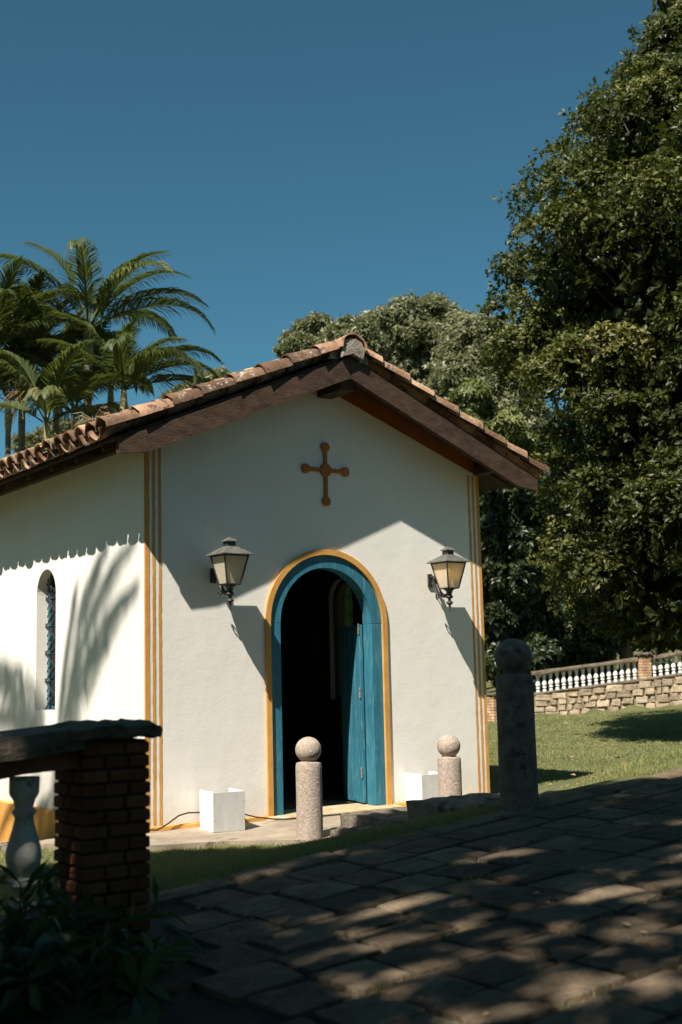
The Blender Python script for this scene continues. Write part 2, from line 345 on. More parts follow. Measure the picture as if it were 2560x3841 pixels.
def stone_at(x, y, me, sc=(1, 1)):
    o = bpy.data.objects.new('paving_stone', me); link(o, path)
    o.location = (x, y, float(zpath(x))+q.uniform(-.004, .006)); o.rotation_euler = (q.uniform(-.015, .015), -tilt+q.uniform(-.015, .015), q.uniform(-.02, .02))
    o.scale = (*sc, 1)
    return o
x = -1.7
while x < 5.5:
    stone_at(x, -3.74, q.choice(km)); x += .66
rest = MB(); cnt = 0
row = 0; y = -4.03
while y > -11.5:
    x = bedx(y)+.1+q.uniform(0, .25)
    while x < 12.8:
        wv = q.uniform(.82, 1.2); x += SX*wv*.5
        vis = (y > -7.4 and x < 4.2 and cnt < 275 and (x < 2.6 or y > -6.2))
        if vis: stone_at(x+q.uniform(-.01, .01), y+q.uniform(-.012, .012), q.choice(sm), (wv, 1)); cnt += 1
        else:
            me = q.choice(sm); c, s_ = 1, 0
            rest.add([(v.co.x*wv+x, v.co.y+y, v.co.z+float(zpath(x))) for v in me.vertices], [tuple(p.vertices) for p in me.polygons])
        x += SX*wv*.5
    y -= SY; row += 1
r_ = rest.build('paving_field', M['paver'], path, smooth=True); r_['kind'] = 'stuff'

# ------------------------------------------------------------------ concrete terrace round the chapel
inner = [(0, 6.6), (0, 4), (0, 2), (0, .3), (0, 0), (.5, 0), (1.1, 0), (1.5, 0), (2.6, 0), (4.6, 0)]
outer = [(-.75, 6.6), (-.72, 4), (-.72, 2), (-.66, .25), (-.32, -.62), (.3, -.82), (.8, -1.22), (1.3, -1.25), (2.7, -1.2), (4.6, -1.1)]
tm = MB(); V = []; F = []; K = 5
for (a, b_) in zip(inner, outer):
    for k in range(K+1):
        f = k/K; xx, yy = a[0]+(b_[0]-a[0])*f, a[1]+(b_[1]-a[1])*f
        V.append((xx, yy, -.02-.115*max(0, min(yy, 5))*(1 if xx < .1 else 0)-.025*f+rnd.uniform(-.004, .004)))
    V.append((b_[0], b_[1], V[-1][2]-.16))
n = K+2
for i_ in range(len(inner)-1):
    for k in range(n-1): F.append((i_*n+k, i_*n+k+1, (i_+1)*n+k+1, (i_+1)*n+k))
tm.add(V, F); ter = tm.build('terrace', M['concrete']); ter['kind'] = 'structure'

# ------------------------------------------------------------------ chapel
chapel = thing('chapel', 'small white chapel with ochre trim, blue arched door and terracotta tiled gable roof', 'chapel')
DC, DR, SP = 1.838, .625, 1.69          # door centre, blue frame outer radius, springing height
def soffit(x): return 3.31+.42*min(x, 2*XC-x)
def arc(c, r, z, n=24, a0=math.pi, a1=0): return [(c+r*math.cos(a0+(a1-a0)*k/n), z+r*math.sin(a0+(a1-a0)*k/n)) for k in range(n+1)]
T = .25
pts = [(0, -.6), (DC-DR, -.6), *arc(DC, DR, SP), (DC+DR, -.6), (W, -.6), (W, soffit(W)), (XC, soffit(XC)), (0, soffit(0))]
MB().poly([(a, 0, c) for a, c in pts], (0, T, 0)).build('front_wall', M['plaster'], chapel)
MB().poly([(a, CL-T, c) for a, c in [(0, -.9), (W, -.9), (W, soffit(W)), (XC, soffit(XC)), (0, soffit(0))]], (0, T, 0)).build('back_wall', M['plaster'], chapel)
WR, WB, WS = .243, .94, 2.06
def side_wall(x0, x1, mat='plaster', name='side_wall'):
    mb = MB(); y0 = T; cs = (2.16, 4.5)
    H = 3.3
    segs = [(T, cs[0]), (cs[0], cs[1]), (cs[1], CL-T)]
    for i_, (a, b_) in enumerate(segs):
        p = [(a, -.9)]
        p += [(b_, -.9)]
        if i_ < 2: p += [(b_, WB), (b_-WR, WB), *[(yy, zz) for yy, zz in arc(b_, WR, WS, 10, math.pi, math.pi/2)], (b_, H)]
        else: p += [(b_, H)]
        p += [(a, H)]
        if i_ > 0: p += [(yy, zz) for yy, zz in arc(a, WR, WS, 10, math.pi/2, 0)]+[(a+WR, WB), (a, WB)]
        # drop duplicated points
        pp = []
        for k in p:
            if not pp or (abs(k[0]-pp[-1][0])+abs(k[1]-pp[-1][1])) > 1e-5: pp.append(k)
        mb.poly([(x0, a_, c_) for a_, c_ in pp], (x1-x0, 0, 0))
    return mb.build(name, M[mat], chapel)
side_wall(0, .22); side_wall(W-.22, W); side_wall(W-.234, W-.2215, 'inner', 'dark_lining'); side_wall(.2215, .234, 'inner', 'dark_lining')  # dark sheets added over the inner walls to deepen the interior shade
# windows in the side walls
for sx, gm in ((0, M['window_glass']), (1, M['window_clear'])):
    for yc in (2.16, 4.5):
        def PX(dx): return dx if sx == 0 else W-dx
        pane = MB().poly([(PX(.13), yy, zz) for yy, zz in [(yc-WR+.003, WB+.003), (yc+WR-.003, WB+.003), *[(a, c) for a, c in arc(yc, WR-.003, WS, 14, 0, math.pi)]]], (.008*(1 if sx == 0 else -1), 0, 0)).build('window', gm, chapel)
        fr = MB()
        op = [(yc-WR, WB), *arc(yc, WR, WS, 14, math.pi, 0), (yc+WR, WB)]; ip = [(yc-WR+.035, WB+.035), *arc(yc, WR-.035, WS, 14, math.pi, 0), (yc+WR-.035, WB+.035)]
        n = len(op)
        for k in range(n):
            k2 = (k+1) % n; x0, x1 = PX(.118), PX(.16)
            A = [(x0, *op[k]), (x0, *op[k2]), (x0, *ip[k2]), (x0, *ip[k])]; fr.poly(A, (x1-x0, 0, 0))
        fr.build('window_frame', M['blue'], pane)
        gr = MB(); r0 = .007; xg = PX(.095)
        for k in range(5):            # lozenge bars
            z0 = WB+k*.27
            for s in (-1, 1):
                a = (xg, yc-s*WR, z0); b_ = (xg, yc+s*WR, min(z0+.30, WS+.12)); gr.tube([a, b_], r0, 5)
            gr.tube([(xg, yc-WR, z0+.005), (xg, yc+WR, z0+.005)], .005, 5)
            for s in (-1, 1):          # small scrolls between the bars
                for zz in (.09, .17):
                    cyl = [(xg, yc+s*.15+.045*math.cos(a_), z0+zz+.04*math.sin(a_)) for a_ in np.linspace(0, 5.6, 11)]; gr.tube(cyl, .005, 4)
        for yy in (-.12, 0, .12): gr.tube([(xg+.006, yc+yy, WB), (xg+.006, yc+yy, WS+math.sqrt(WR**2-yy**2))], .006, 5)
        gr.build('window_grille', M['iron'], pane, smooth=True)
# plinth
pl = MB(); V = []; F = []
for k, yy in enumerate(np.linspace(-.035, CL, 12)):
    zt = .015; V += [(-.045, yy, zt-.012), (-.001, yy, zt), (-.045, yy, -1.0), (-.001, yy, -1.0)]
for k in range(11):
    a = k*4; F += [(a, a+4, a+5, a+1), (a+2, a+6, a+4, a)]
F += [(0, 1, 3, 2)]
pl.add(V, F); pl.build('plinth', M['ochre'], chapel)
for x0, x1 in ((-.002, DC-.68), (DC+.69, W+.03)): MB().bbox(x0, x1, -.035, -.001, -.2, .016, .008).build('plinth', M['ochre'], chapel)
MB().bbox(DC-.70, DC+.71, -.14, .35, -.2, .006, .012).build('door_sill', surf('worn_sill_paint', (.42, .27, .10), (.50, .46, .36), 7, .8, 40, .4, .006), chapel)
# painted stripes at the corners and under the rake
for sgn in (0, 1):
    for a, b_ in ((.001, .036), (.063, .09), (.12, .147)):
        x0, x1 = (a, b_) if sgn == 0 else (W-b_, W-a)
        V = []; n = 64
        for k in range(n+1):
            z_ = .018+(3.19-.018)*k/n; e0, e1 = rnd.gauss(0, .0014), rnd.gauss(0, .0014)
            V += [(x0+(e0 if a > .01 or sgn else 0), -.003, z_), (x1+(e1 if a > .01 or not sgn else 0), -.003, z_)]
        V += [(x0, -.0005, .018), (x1, -.0005, .018), (x1, -.0005, 3.19), (x0, -.0005, 3.19)]; q4 = 2*(n+1)
        F = [(2*k, 2*k+1, 2*k+3, 2*k+2) for k in range(n)]+[(q4, q4+1, 1, 0), (q4+3, 2*n, 2*n+1, q4+2)]
        MB().add(V, F).build('painted_stripe', M['ochre'], chapel)
MB().box(-.003, -.0005, -.003, .022, .018, 3.19).build('painted_stripe', M['ochre'], chapel)
MB().box(W+.0005, W+.003, -.003, .022, .018, 3.19).build('painted_stripe', M['ochre'], chapel)
for sgn in (-1, 1):
    e = XC*1.0 if sgn < 0 else W-XC
    lo = lambda d: 3.89-.375*d
    P = [(XC, lo(0)), (XC+sgn*e, lo(e)), (XC+sgn*e, soffit(0)-.005), (XC, soffit(XC)-.005)]
    MB().poly([(a, -.0065, c) for a, c in P], (0, .006, 0)).build('rake_band', M['rake'], chapel)
# cross in relief
cr = MB().lathe([(.0, .02), (.062, .02), (.062, 0)], seg=20)
def disc(cx, cz, r, y0=-.028):
    n = 20; A = [(cx+r*math.cos(2*math.pi*k/n), -.001, cz+r*math.sin(2*math.pi*k/n)) for k in range(n)]; B = [(cx+r*math.cos(2*math.pi*k/n), y0+.006, cz+r*math.sin(2*math.pi*k/n)) for k in range(n)]; C_ = [(cx+r*.86*math.cos(2*math.pi*k/n), y0, cz+r*.86*math.sin(2*math.pi*k/n)) for k in range(n)]
    F = [(k, (k+1) % n, n+(k+1) % n, n+k) for k in range(n)]+[(n+k, n+(k+1) % n, 2*n+(k+1) % n, 2*n+k) for k in range(n)]+[tuple(range(2*n, 3*n))]
    return A+B+C_, F
CXc, CZc = 1.848, 3.106
cx = MB().add(*disc(CXc, CZc, .062)).build('wall_cross', M['rust'], chapel)
for dx, dz, r in ((0, .218, .046), (0, -.292, .046), (-.222, 0, .046), (.222, 0, .046)):
    MB().add(*disc(CXc+dx, CZc+dz, r, -.026)).build('cross_disc', M['rust'], cx)
mb = MB(); mb.bbox(CXc-.019, CXc+.019, -.022, -.001, CZc-.26, CZc+.19, .004); mb.build('cross_bar', M['rust'], cx)
mb = MB(); mb.bbox(CXc-.19, CXc+.19, -.0205, -.0012, CZc-.019, CZc+.019, .004); mb.build('cross_bar', M['rust'], cx)
# door: ochre moulding, blue frame, leaves
def archband(r0, r1, y0, y1, z0, c=DC, n=28):
    mb = MB(); o = [(c-r1, z0), *arc(c, r1, SP, n), (c+r1, z0)]; i_ = [(c-r0, z0), *arc(c, r0, SP, n), (c+r0, z0)]
    V = []; F = []
    for a, b_ in zip(o, i_): V += [(a[0], y0, a[1]), (b_[0], y0, b_[1]), (b_[0], y1, b_[1]), (a[0], y1, a[1])]
    for k in range(len(o)-1):
        p, q_ = k*4, k*4+4
        for e in range(4): F.append((p+e, p+(e+1) % 4, q_+(e+1) % 4, q_+e))
    F += [(0, 3, 2, 1), (len(V)-4, len(V)-3, len(V)-2, len(V)-1)]
    return mb.add(V, F)
archband(.623, .676, -.022, .0, .006).build('door_moulding', M['ochre'], chapel, angle=30)
df = archband(.505, .6235, .002, .14, SP-.004).build('door_frame', M['blue'], chapel, angle=30)
# straight jambs of the frame end under the arch with a visible scarf joint
for s in (-1, 1):
    x0, x1 = sorted((DC+s*.505, DC+s*.6235)); MB().bbox(x0, x1, .0025, .14, .007, SP-.006, .004).build('door_jamb', M['blue'], df)
def door_leaf(hx, ang, sgn):      # hinged at hx; ang measured from the closed position, swinging inwards
    leaf = bpy.data.objects.new('door_leaf', None); link(leaf, chapel); leaf.location = (hx, .165, .02); leaf.rotation_euler = (0, 0, ang); leaf.empty_display_size = .1
    w_ = .49; nb = 4
    for k in range(nb):
        a = sgn*(k*w_/nb+.002); b_ = sgn*((k+1)*w_/nb-.002); x0, x1 = min(a, b_), max(a, b_)
        MB().bbox(x0, x1, -.018, .018, 0, 1.66, .004).build('plank', M['blue'], leaf)
    for z in (.28, 1.02, 1.62):
        MB().bbox(min(0, sgn*.03)-.004, max(0, sgn*.03)+.004, -.024, -.017, z-.05, z+.05, .002).tube([(0, -.026, z-.05), (0, -.026, z+.05)], .007, 6).build('hinge', M['steel'], leaf)
    return leaf
door_leaf(DC+.500, -math.radians(103), -1)
door_leaf(DC-.500, math.radians(95), 1)
MB().box(.22, W-.22, T, CL-T, -.25, .004).build('chapel_floor', M['floor'], chapel)
for x0, x1, y0, y1 in ((.236, W-.236, CL-T-.016, CL-T-.002),):
    MB().box(x0, x1, y0, y1, .005, 3.2).build('dark_lining', M['inner'], chapel)  # dark sheet on the end wall, added for interior shade

# roof timbers
def rake_poly(sgn, y0, y1, mat, name):
    s = sgn; tip = 2.30
    P = [(XC, soffit(XC)), (XC+s*tip, soffit(XC)-.42*tip), (XC+s*tip, soffit(XC)-.42*tip-.115), (XC+s*(tip-.27), soffit(XC)-.42*(tip-.27)-.195), (XC, soffit(XC)-.195)]
    return MB().poly([(a+(s*.0015 if k in (0, 4) else 0), y0, c) for k, (a, c) in enumerate(P)], (0, y1-y0, 0)).build(name, mat, chapel)
for s in (-1, 1): rake_poly(s, -.43, -.375, M['wood'], 'bargeboard')
for s in (-1, 1): rake_poly(s, CL+.35, CL+.40, M['wood'], 'bargeboard')
mb = MB().bbox(XC-.08, XC+.08, -.373, CL+.34, soffit(XC)-.30, soffit(XC)-.045, .008); mb.build('ridge_beam', M['wood'], chapel)
for x0, x1 in ((-.055, .06), (2*XC-.06+.02, 2*XC+.055+.02)):
    MB().bbox(x0, x1, -.373, CL+.34, 3.195, 3.29, .006).build('wall_plate', M['wood'], chapel)
roof = MB()
for s in (-1, 1):
    d = 2.33; a0 = (XC, soffit(XC)+.002); a1 = (XC+s*d, soffit(XC)-.42*d+.002)
    roof.poly([(a0[0], -.40, a0[1]), (a1[0], -.40, a1[1]), (a1[0], -.40, a1[1]+.028), (a0[0], -.40, a0[1]+.028)], (0, CL+.78, 0))
roof = roof.build('roof', M['soffit'], chapel)
for k in range(13):                   # rafters under the boards, seen beneath the eaves
    yy = -.1+k*.55
    for s in (-1, 1):
        d0, d1 = 1.95, 2.28
        MB().poly([(XC+s*d0, yy, soffit(XC)-.42*d0), (XC+s*d1, yy, soffit(XC)-.42*d1), (XC+s*d1, yy, soffit(XC)-.42*d1-.06), (XC+s*d0, yy, soffit(XC)-.42*d0-.075)], (0, .06, 0)).build('rafter_tail', M['wood'], roof)
# barrel tiles
def tile_geo(L, r0, r1, th=.013, seg=7, seed=0):
    q_ = np.random.default_rng(seed); V = []; F = []; rings = []
    for (xx, r) in ((0, r0), (L*.5, (r0+r1)/2), (L, r1)):
        for rr in (r, r-th):
            for k in range(seg+1):
                a = math.pi*k/seg; j = 1+q_.normal()*.02
                V.append((xx+(q_.normal()*.004 if xx in (0, L) else 0), rr*math.cos(a)*j, rr*math.sin(a)*j))
    n = seg+1
    for s in range(2):
        b0, b1 = s*2*n, (s+1)*2*n
        for k in range(seg):
            F.append((b0+k, b1+k, b1+k+1, b0+k+1)); F.append((b0+n+k, b0+n+k+1, b1+n+k+1, b1+n+k))
        F.append((b0, b0+n, b1+n, b1)); F.append((b0+seg, b1+seg, b1+n+seg, b0+n+seg))
    for b0, fl in ((0, 1), (4*n, 0)):
        for k in range(seg):
            f = (b0+k, b0+k+1, b0+n+k+1, b0+n+k); F.append(f if fl else f[::-1])
    return V, F
tiles = []
for k in range(4):
    V, F = tile_geo(.43, .072, .102, seed=k); m = mesh_from('roof_tile', V, F, M['tile'], True); sharp(m, 50); tiles.append(m)
sl = math.atan(.42); cs_, sn_ = math.cos(sl), math.sin(sl)
SPC = .215; EXP = .322; NR = 8; ncol = int((CL+.85)/SPC)+1
restt = MB(); ntile = 0
for s in (-1, 1):
    down = Vector((s*cs_, 0, -sn_)); up = Vector((s*sn_, 0, cs_)); side = up.cross(down)
    R0 = Matrix((down, side, up)).transposed()
    base = Vector((XC+s*2.40, 0, soffit(XC)-.42*2.40+.032))
    for c in range(ncol):
        for kind in (0, 1):           # 0 pan, 1 cover
            yy = -.372+c*SPC+(SPC/2 if kind == 0 else 0)
            for r in range(NR):
                lo_ = base-down*(r*EXP)+Vector((0, yy, 0))
                pos = lo_-down*.43+up*((.075 if kind else .092)+.010)
                jr = rnd.uniform(-.025, .025); lift = -.03
                if kind: Rm = R0 @ Matrix.Rotation(lift+rnd.uniform(-.012, .012), 3, 'Y') @ Matrix.Rotation(jr, 3, 'Z') @ Matrix.Rotation(rnd.uniform(-.06, .06), 3, 'X')
                else: Rm = R0 @ Matrix.Rotation(math.pi, 3, 'X') @ Matrix.Rotation(.02+jr*.2, 3, 'Y')
                pos = pos+up*(-.012 if kind else .0)+down*rnd.uniform(-.015, .015)
                Mx = Matrix.Translation(pos) @ Rm.to_4x4()
                me = tiles[rnd.randrange(4)]
                own = (c < 2) or (s < 0 and r == 0) or (s < 0 and r < 2 and c < 17)
                if own:
                    o = bpy.data.objects.new('roof_tile', me); link(o, roof); o.matrix_local = Mx; ntile += 1
                else:
                    restt.add([Mx @ v.co for v in me.vertices], [tuple(p.vertices) for p in me.polygons])
rt = restt.build('tile_field', M['tile'], roof, smooth=True); sharp(rt.data, 50); rt['kind'] = 'stuff'
V, F = tile_geo(.46, .135, .15, .016, 9, 9); ridge_me = mesh_from('ridge_tile', V, F, M['tile'], True); sharp(ridge_me, 50)
zr = soffit(XC)+.055
for k in range(18):
    o = bpy.data.objects.new('ridge_tile', ridge_me); link(o, roof)
    o.matrix_local = Matrix.Translation((XC+rnd.uniform(-.008, .008), -.03+k*.41, zr+.004+rnd.uniform(0, .006))) @ Matrix.Rotation(-math.pi/2, 4, 'Z') @ Matrix.Rotation(-.02, 4, 'Y')
# mortar bedding: fills under the ridge and stops its front end
mb = MB(); P = [(XC-.115, zr-.07), (XC, zr-.03), (XC+.115, zr-.07), (XC+.12, zr+.02), (XC+.088, zr+.082), (XC+.03, zr+.112), (XC-.03, zr+.112), (XC-.088, zr+.082), (XC-.12, zr+.02)]
mb.poly([(a+rnd.uniform(-.01, .01), -.475+rnd.uniform(-.012, .012), c) for a, c in P], (0, .09, 0)); mb.build('ridge_mortar', M['mortar'], roof)
for s in (-1, 1):
    mb = MB(); 
    for k in range(34):
        y0 = -.40+k*.21; mb.poly([(XC+s*.09, y0, zr+.03+rnd.uniform(0, .01)), (XC+s*(.18+rnd.uniform(0, .03)), y0, zr-.02), (XC+s*(.20+rnd.uniform(0, .03)), y0, zr-.09), (XC+s*.09, y0, zr-.08)], (0, .205, 0))
    mb.build('ridge_mortar', M['mortar'], roof)
print('roof tiles', ntile)
# pews
def pew(x0, x1, y0, label):
    t_ = thing('wooden_pew', label, 'pew', (x0, y0, .005))
    w_ = x1-x0
    MB().bbox(0, w_, 0, .36, .42, .455, .006).build('seat', M['pew'], t_); MB().bbox(0, w_, .375, .40, .50, .88, .006).build('backrest', M['pew'], t_)
    for xx in (.0, w_-.04): MB().bbox(xx, xx+.04, .02, .374, 0, .419, .004).build('leg', M['pew'], t_)
    return t_
pew(.4, 1.62, 1.25, 'brown wooden pew in the dim chapel, the one next to the doorway')
pew(.4, 1.62, 2.25, 'brown wooden pew in the dim chapel, behind the pew next to the doorway')

# ------------------------------------------------------------------ wall lanterns
def lantern(x, zt, label, lit):
    YL = -.292; L = thing('wall_lantern', label, 'lantern', (x, -.002, zt), group='lanterns flanking the door')
    # local: wall at y=0, lantern axis at y=YL, z=0 is the tip of the cap
    def frustum(z0, a0, z1, a1, cap=True):
        V = [(sx*a0, YL+sy*a0, z0) for sx, sy in ((-1,-1),(1,-1),(1,1),(-1,1))]+[(sx*a1, YL+sy*a1, z1) for sx, sy in ((-1,-1),(1,-1),(1,1),(-1,1))]
        F = [(k, (k+1) % 4, 4+(k+1) % 4, 4+k) for k in range(4)]
        if cap: F += [(3, 2, 1, 0), (4, 5, 6, 7)]
        return V, F
    capm = MB().add(*frustum(-.037, .054, -.002, .004)).add(*frustum(-.043, .054, -.0372, .054)).build('cap', M['lampmetal'], L)
    MB().add(*frustum(-.082, .040, -.0435, .038)).build('chimney', M['iron'], L)
    MB().add(*frustum(-.153, .150, -.0822, .042)).add(*frustum(-.160, .150, -.1532, .150)).build('lantern_roof', M['lampmetal'], L)
    zt_, zb, at_, ab = -.1605, -.405, .118, .066
    fr = MB()
    for sx, sy in ((-1,-1),(1,-1),(1,1),(-1,1)): fr.tube([(sx*at_, YL+sy*at_, zt_), (sx*ab, YL+sy*ab, zb)], .0065, 6)
    for z, a in ((zt_-.006, at_-.001), (zb, ab)):
        c = [(-a, YL-a, z), (a, YL-a, z), (a, YL+a, z), (-a, YL+a, z)]
        for k in range(4): fr.tube([c[k], c[(k+1) % 4]], .0065, 6)
    fr.build('lantern_frame', M['iron'], L)
    for k in range(4):
        cr_ = ((-1,-1),(1,-1),(1,1),(-1,1)); A, B = cr_[k], cr_[(k+1) % 4]; e = .004
        t0, b0 = at_-e, ab-e
        P = [(A[0]*t0, YL+A[1]*t0, zt_-.004), (B[0]*t0, YL+B[1]*t0, zt_-.004), (B[0]*b0, YL+B[1]*b0, zb+.002), (A[0]*b0, YL+A[1]*b0, zb+.002)]
        nrm = np.array([(A[0]+B[0])/2, (A[1]+B[1])/2, -.2]); nrm = nrm/np.linalg.norm(nrm)*-.003
        MB().poly(P, nrm).build('pane', M['lamp_glass'], L)
    MB().add(*frustum(-.412, .060, -.4065, .066)).build('lantern_base', M['iron'], L)
    bl = MB().lathe([(.004, -.30), (.022, -.285), (.03, -.262), (.026, -.235), (.012, -.215), (.004, -.208)], (0, YL, 0), 12).build('bulb', M['bulb'] if lit else M['bulb_off'], L, smooth=True)
    MB().lathe([(.014, -.405), (.014, -.30)], (0, YL, 0), 10).build('lamp_holder', M['iron'], L, smooth=True)
    MB().lathe([(.050, -.412), (.050, -.420), (.034, -.428), (.030, -.445), (.022, -.462), (.030, -.478), (.038, -.488), (.032, -.497), (.014, -.505), (.014, -.525), (.032, -.537), (.034, -.545), (.024, -.556), (.012, -.566), (.010, -.59), (.006, -.603), (.010, -.612), (.004, -.622)], (0, YL, 0), 16).build('finial', M['iron'], L, angle=50)
    MB().bbox(-.030, .030, -.018, -.0005, -.375, -.245, .006).build('back_plate', M['iron'], L)
    arm = [(0, -.015, -.29), (0, -.045, -.275), (0, -.075, -.285), (0, -.10, -.325), (0, -.115, -.375), (0, -.14, -.425), (0, -.18, -.462), (0, -.225, -.475), (0, -.268, -.462)]
    MB().tube(arm, [.012, .015, .017, .019, .021, .022, .022, .019, .016], 8).build('bracket_arm', M['iron'], L, smooth=True)
    sc = MB()
    for (cy, cz, r, a0, a1) in ((-.055, -.335, .030, .3, 6.6), (-.115, -.475, .026, -1.5, 5.0)):
        sc.tube([(0, cy+(r*(1-.5*f))*math.cos(a0+(a1-a0)*f), cz+(r*(1-.5*f))*math.sin(a0+(a1-a0)*f)) for f in np.linspace(0, 1, 14)], .0065, 6)
    for k in range(9):                # ribbed leaf work along the arm
        p = np.array(arm[2])*(1-k/8)+np.array(arm[5])*(k/8); sc.tube([p+np.array([-.022, 0, .012]), p+np.array([0, -.018, .0]), p+np.array([.022, 0, .012])], .005, 5)
    sc.build('scroll', M['iron'], L, smooth=True)
    return L
lantern(.641, 2.397, 'unlit black wall lantern with frosted panes, half in the gable shadow', False)
lantern(3.061, 2.415, 'black wall lantern with a glowing bulb, in full sun beside the corner stripes', True)

# ------------------------------------------------------------------ light boxes and cable
def light_box(x, y, z, rz, label):
    L = thing('light_box', label, 'box', (x, y, z), rz, 'white boards shielding the floor lights')
    w_, d, h, t_ = .272, .34, .315, .016
    MB().bbox(0, w_, 0, t_, 0, h, .0015).build('front_board', M['grey_board'], L)
    MB().bbox(0, t_, t_+.0005, d, 0, h, .0015).build('side_board', M['white_board'], L); MB().bbox(w_-t_, w_, t_+.0005, d, 0, h, .0015).build('side_board', M['white_board'], L)
    sc = MB()
    for xx in (.008, w_-.008):
        for zz in (.09, .24): sc.lathe([(.004, 0), (.004, .002), (.001, .0025)], (0, 0, 0), 8)
    n8 = len(sc.V)//4
    V = []
    for k, (xx, zz) in enumerate(((.008, .09), (.008, .24), (w_-.008, .09), (w_-.008, .24))):
        for v in sc.V[k*n8:(k+1)*n8]: V.append((xx+v[0], -v[2], zz+v[1]))
    sc.V = V; sc.build('screw', M['steel'], L)
    MB().bbox(.06, .21, .10, .2, .0, .10, .01).build('floor_light', M['iron'], L)
light_box(.402, -.40, -.03, -math.radians(10), 'white three-sided board box beside the painted stripes left of the door')
light_box(2.62, -.34, -.03, -math.radians(10), 'white three-sided board box half hidden behind a stone bollard')
cb = MB(); cb.tube([(-.02, -.05, .0), (.06, -.075, -.008), (.16, -.06, .03), (.27, -.055, .09), (.36, -.05, .105), (.46, -.06, .10), (.58, -.05, .10), (.74, -.055, .085), (.88, -.06, .055), (1.0, -.07, .02), (1.12, -.155, .0), (1.25, -.165, -.012), (1.6, -.165, -.015), (1.9, -.18, -.018), (2.3, -.17, -.018), (2.66, -.16, -.01)], .0065, 6)
tag(cb.build('power_cable', M['cable'], smooth=True), 'thin black power cable trailing along the foot of the chapel front', 'cable')

# ------------------------------------------------------------------ stone bollards
def bollard(x, y, z, R_, hs, rb, label, mat, seed):
    B = thing('stone_bollard', label, 'bollard', (x, y, z), rnd.uniform(0, 6), 'stone bollards by the steps')
    pr = [(R_*.99, -.12), (R_*1.0, 0), (R_*.985, hs*.15), (R_*.99, hs*.35), (R_*.975, hs*.55), (R_*.98, hs*.75), (R_*.975, hs*.9), (R_*.97, hs-.02), (R_*.93, hs-.004), (R_*.6, hs+.004), (0, hs+.005)]
    MB().lathe(pr, (0, 0, 0), 40, .005, seed).build('shaft', mat, B, angle=45)
    P = [(rb*.62, hs+.003), (rb*.58, hs+.015)]
    zc = hs+.008+rb*.86
    for a in np.linspace(-58, 90, 15): P.append((max(.0, rb*math.cos(math.radians(a))), zc+rb*.97*math.sin(math.radians(a))))
    MB().lathe(P, (0, 0, 0), 40, .003, seed+1).build('ball', mat, B, smooth=True)
b3 = None
bollard(.85, -1.13, -.05, .105, .585, .103, 'sunlit pink granite bollard with ball top, standing before the open doorway', M['granite'], 1)
bollard(2.28, -1.14, -.03, .103, .525, .100, 'sunlit pink granite bollard with ball top, before the white wall right of the door', M['granite'], 5)
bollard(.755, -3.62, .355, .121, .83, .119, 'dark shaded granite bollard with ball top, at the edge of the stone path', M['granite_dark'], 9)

# ------------------------------------------------------------------ rough stone steps
steps = thing('stone_steps', 'rough dark stone steps rising from the terrace to the path', 'steps', (1.15, -1.05, -.05))
def rough_block(x0, x1, y0, y1, z0, z1, seed, name='step'):
    q_ = np.random.default_rng(seed); mb = MB(); nx_, ny_, nz_ = 9, 7, 4
    def surfp(u, v, w3):
        p = np.array([x0+(x1-x0)*u, y0+(y1-y0)*v, z0+(z1-z0)*w3]); h = np.sin(p*17.3+seed)*.008+np.sin(p[[1, 2, 0]]*31.7+seed*2)*.007
        e = [min(u, 1-u), min(v, 1-v), min(w3, 1-w3)]
        return p+h
    V = {}; L_ = []
    def vid(i_, j, k):
        key = (i_, j, k)
        if key not in V: V[key] = len(L_); pp = surfp(i_/nx_, j/ny_, k/nz_); 
        if V[key] == len(L_):
            on = (i_ in (0, nx_))+(j in (0, ny_))+(k in (0, nz_))
            c = np.array([(x0+x1)/2, (y0+y1)/2, (z0+z1)/2]); dlt = (c-pp); 
            if on >= 2: pp = pp+np.array([np.sign(dlt[0])*(i_ in (0, nx_)), np.sign(dlt[1])*(j in (0, ny_)), np.sign(dlt[2])*(k in (0, nz_))])*.014
            pp = pp+q_.normal(size=3)*.006; L_.append(tuple(pp))
        return V[key]
    F = []
    for i_ in range(nx_):
        for j in range(ny_): 
            F.append((vid(i_, j, nz_), vid(i_+1, j, nz_), vid(i_+1, j+1, nz_), vid(i_, j+1, nz_)))
    for i_ in range(nx_):
        for k in range(nz_):
            F.append((vid(i_, 0, k), vid(i_+1, 0, k), vid(i_+1, 0, k+1), vid(i_, 0, k+1))); F.append((vid(i_+1, ny_, k), vid(i_, ny_, k), vid(i_, ny_, k+1), vid(i_+1, ny_, k+1)))
    for j in range(ny_):
        for k in range(nz_):
            F.append((vid(0, j+1, k), vid(0, j, k), vid(0, j, k+1), vid(0, j+1, k+1))); F.append((vid(nx_, j, k), vid(nx_, j+1, k), vid(nx_, j+1, k+1), vid(nx_, j, k+1)))
    return mb.add(L_, F)
for (x0, x1, y0, y1, z0, z1, sd_) in ((1.16, 2.02, -1.86, -1.06, -.25, .125, 1), (1.19, 2.05, -2.98, -1.88, -.15, .265, 2), (1.0, 2.1, -3.58, -3.0, -.05, .385, 3)):
    o = rough_block(x0-1.15, x1-1.15, y0+1.05, y1+1.05, z0+.05, z1+.05, sd_).build('step', M['step'], steps, angle=35)
rb_ = rough_block(.98-1.15-.13, 1.13-1.15-.14, -3.32+1.05, -3.12+1.05, .0, .40, 7).build('step_edge_stone', M['step'], steps, angle=35)
ks = rough_block(.87, 1.15, -1.62, -1.37, -.12, .04, 8).build('edging_stone', M['step'], angle=35); tag(ks, 'low dark edging stone between the sunlit bollard and the lowest step', 'stone')

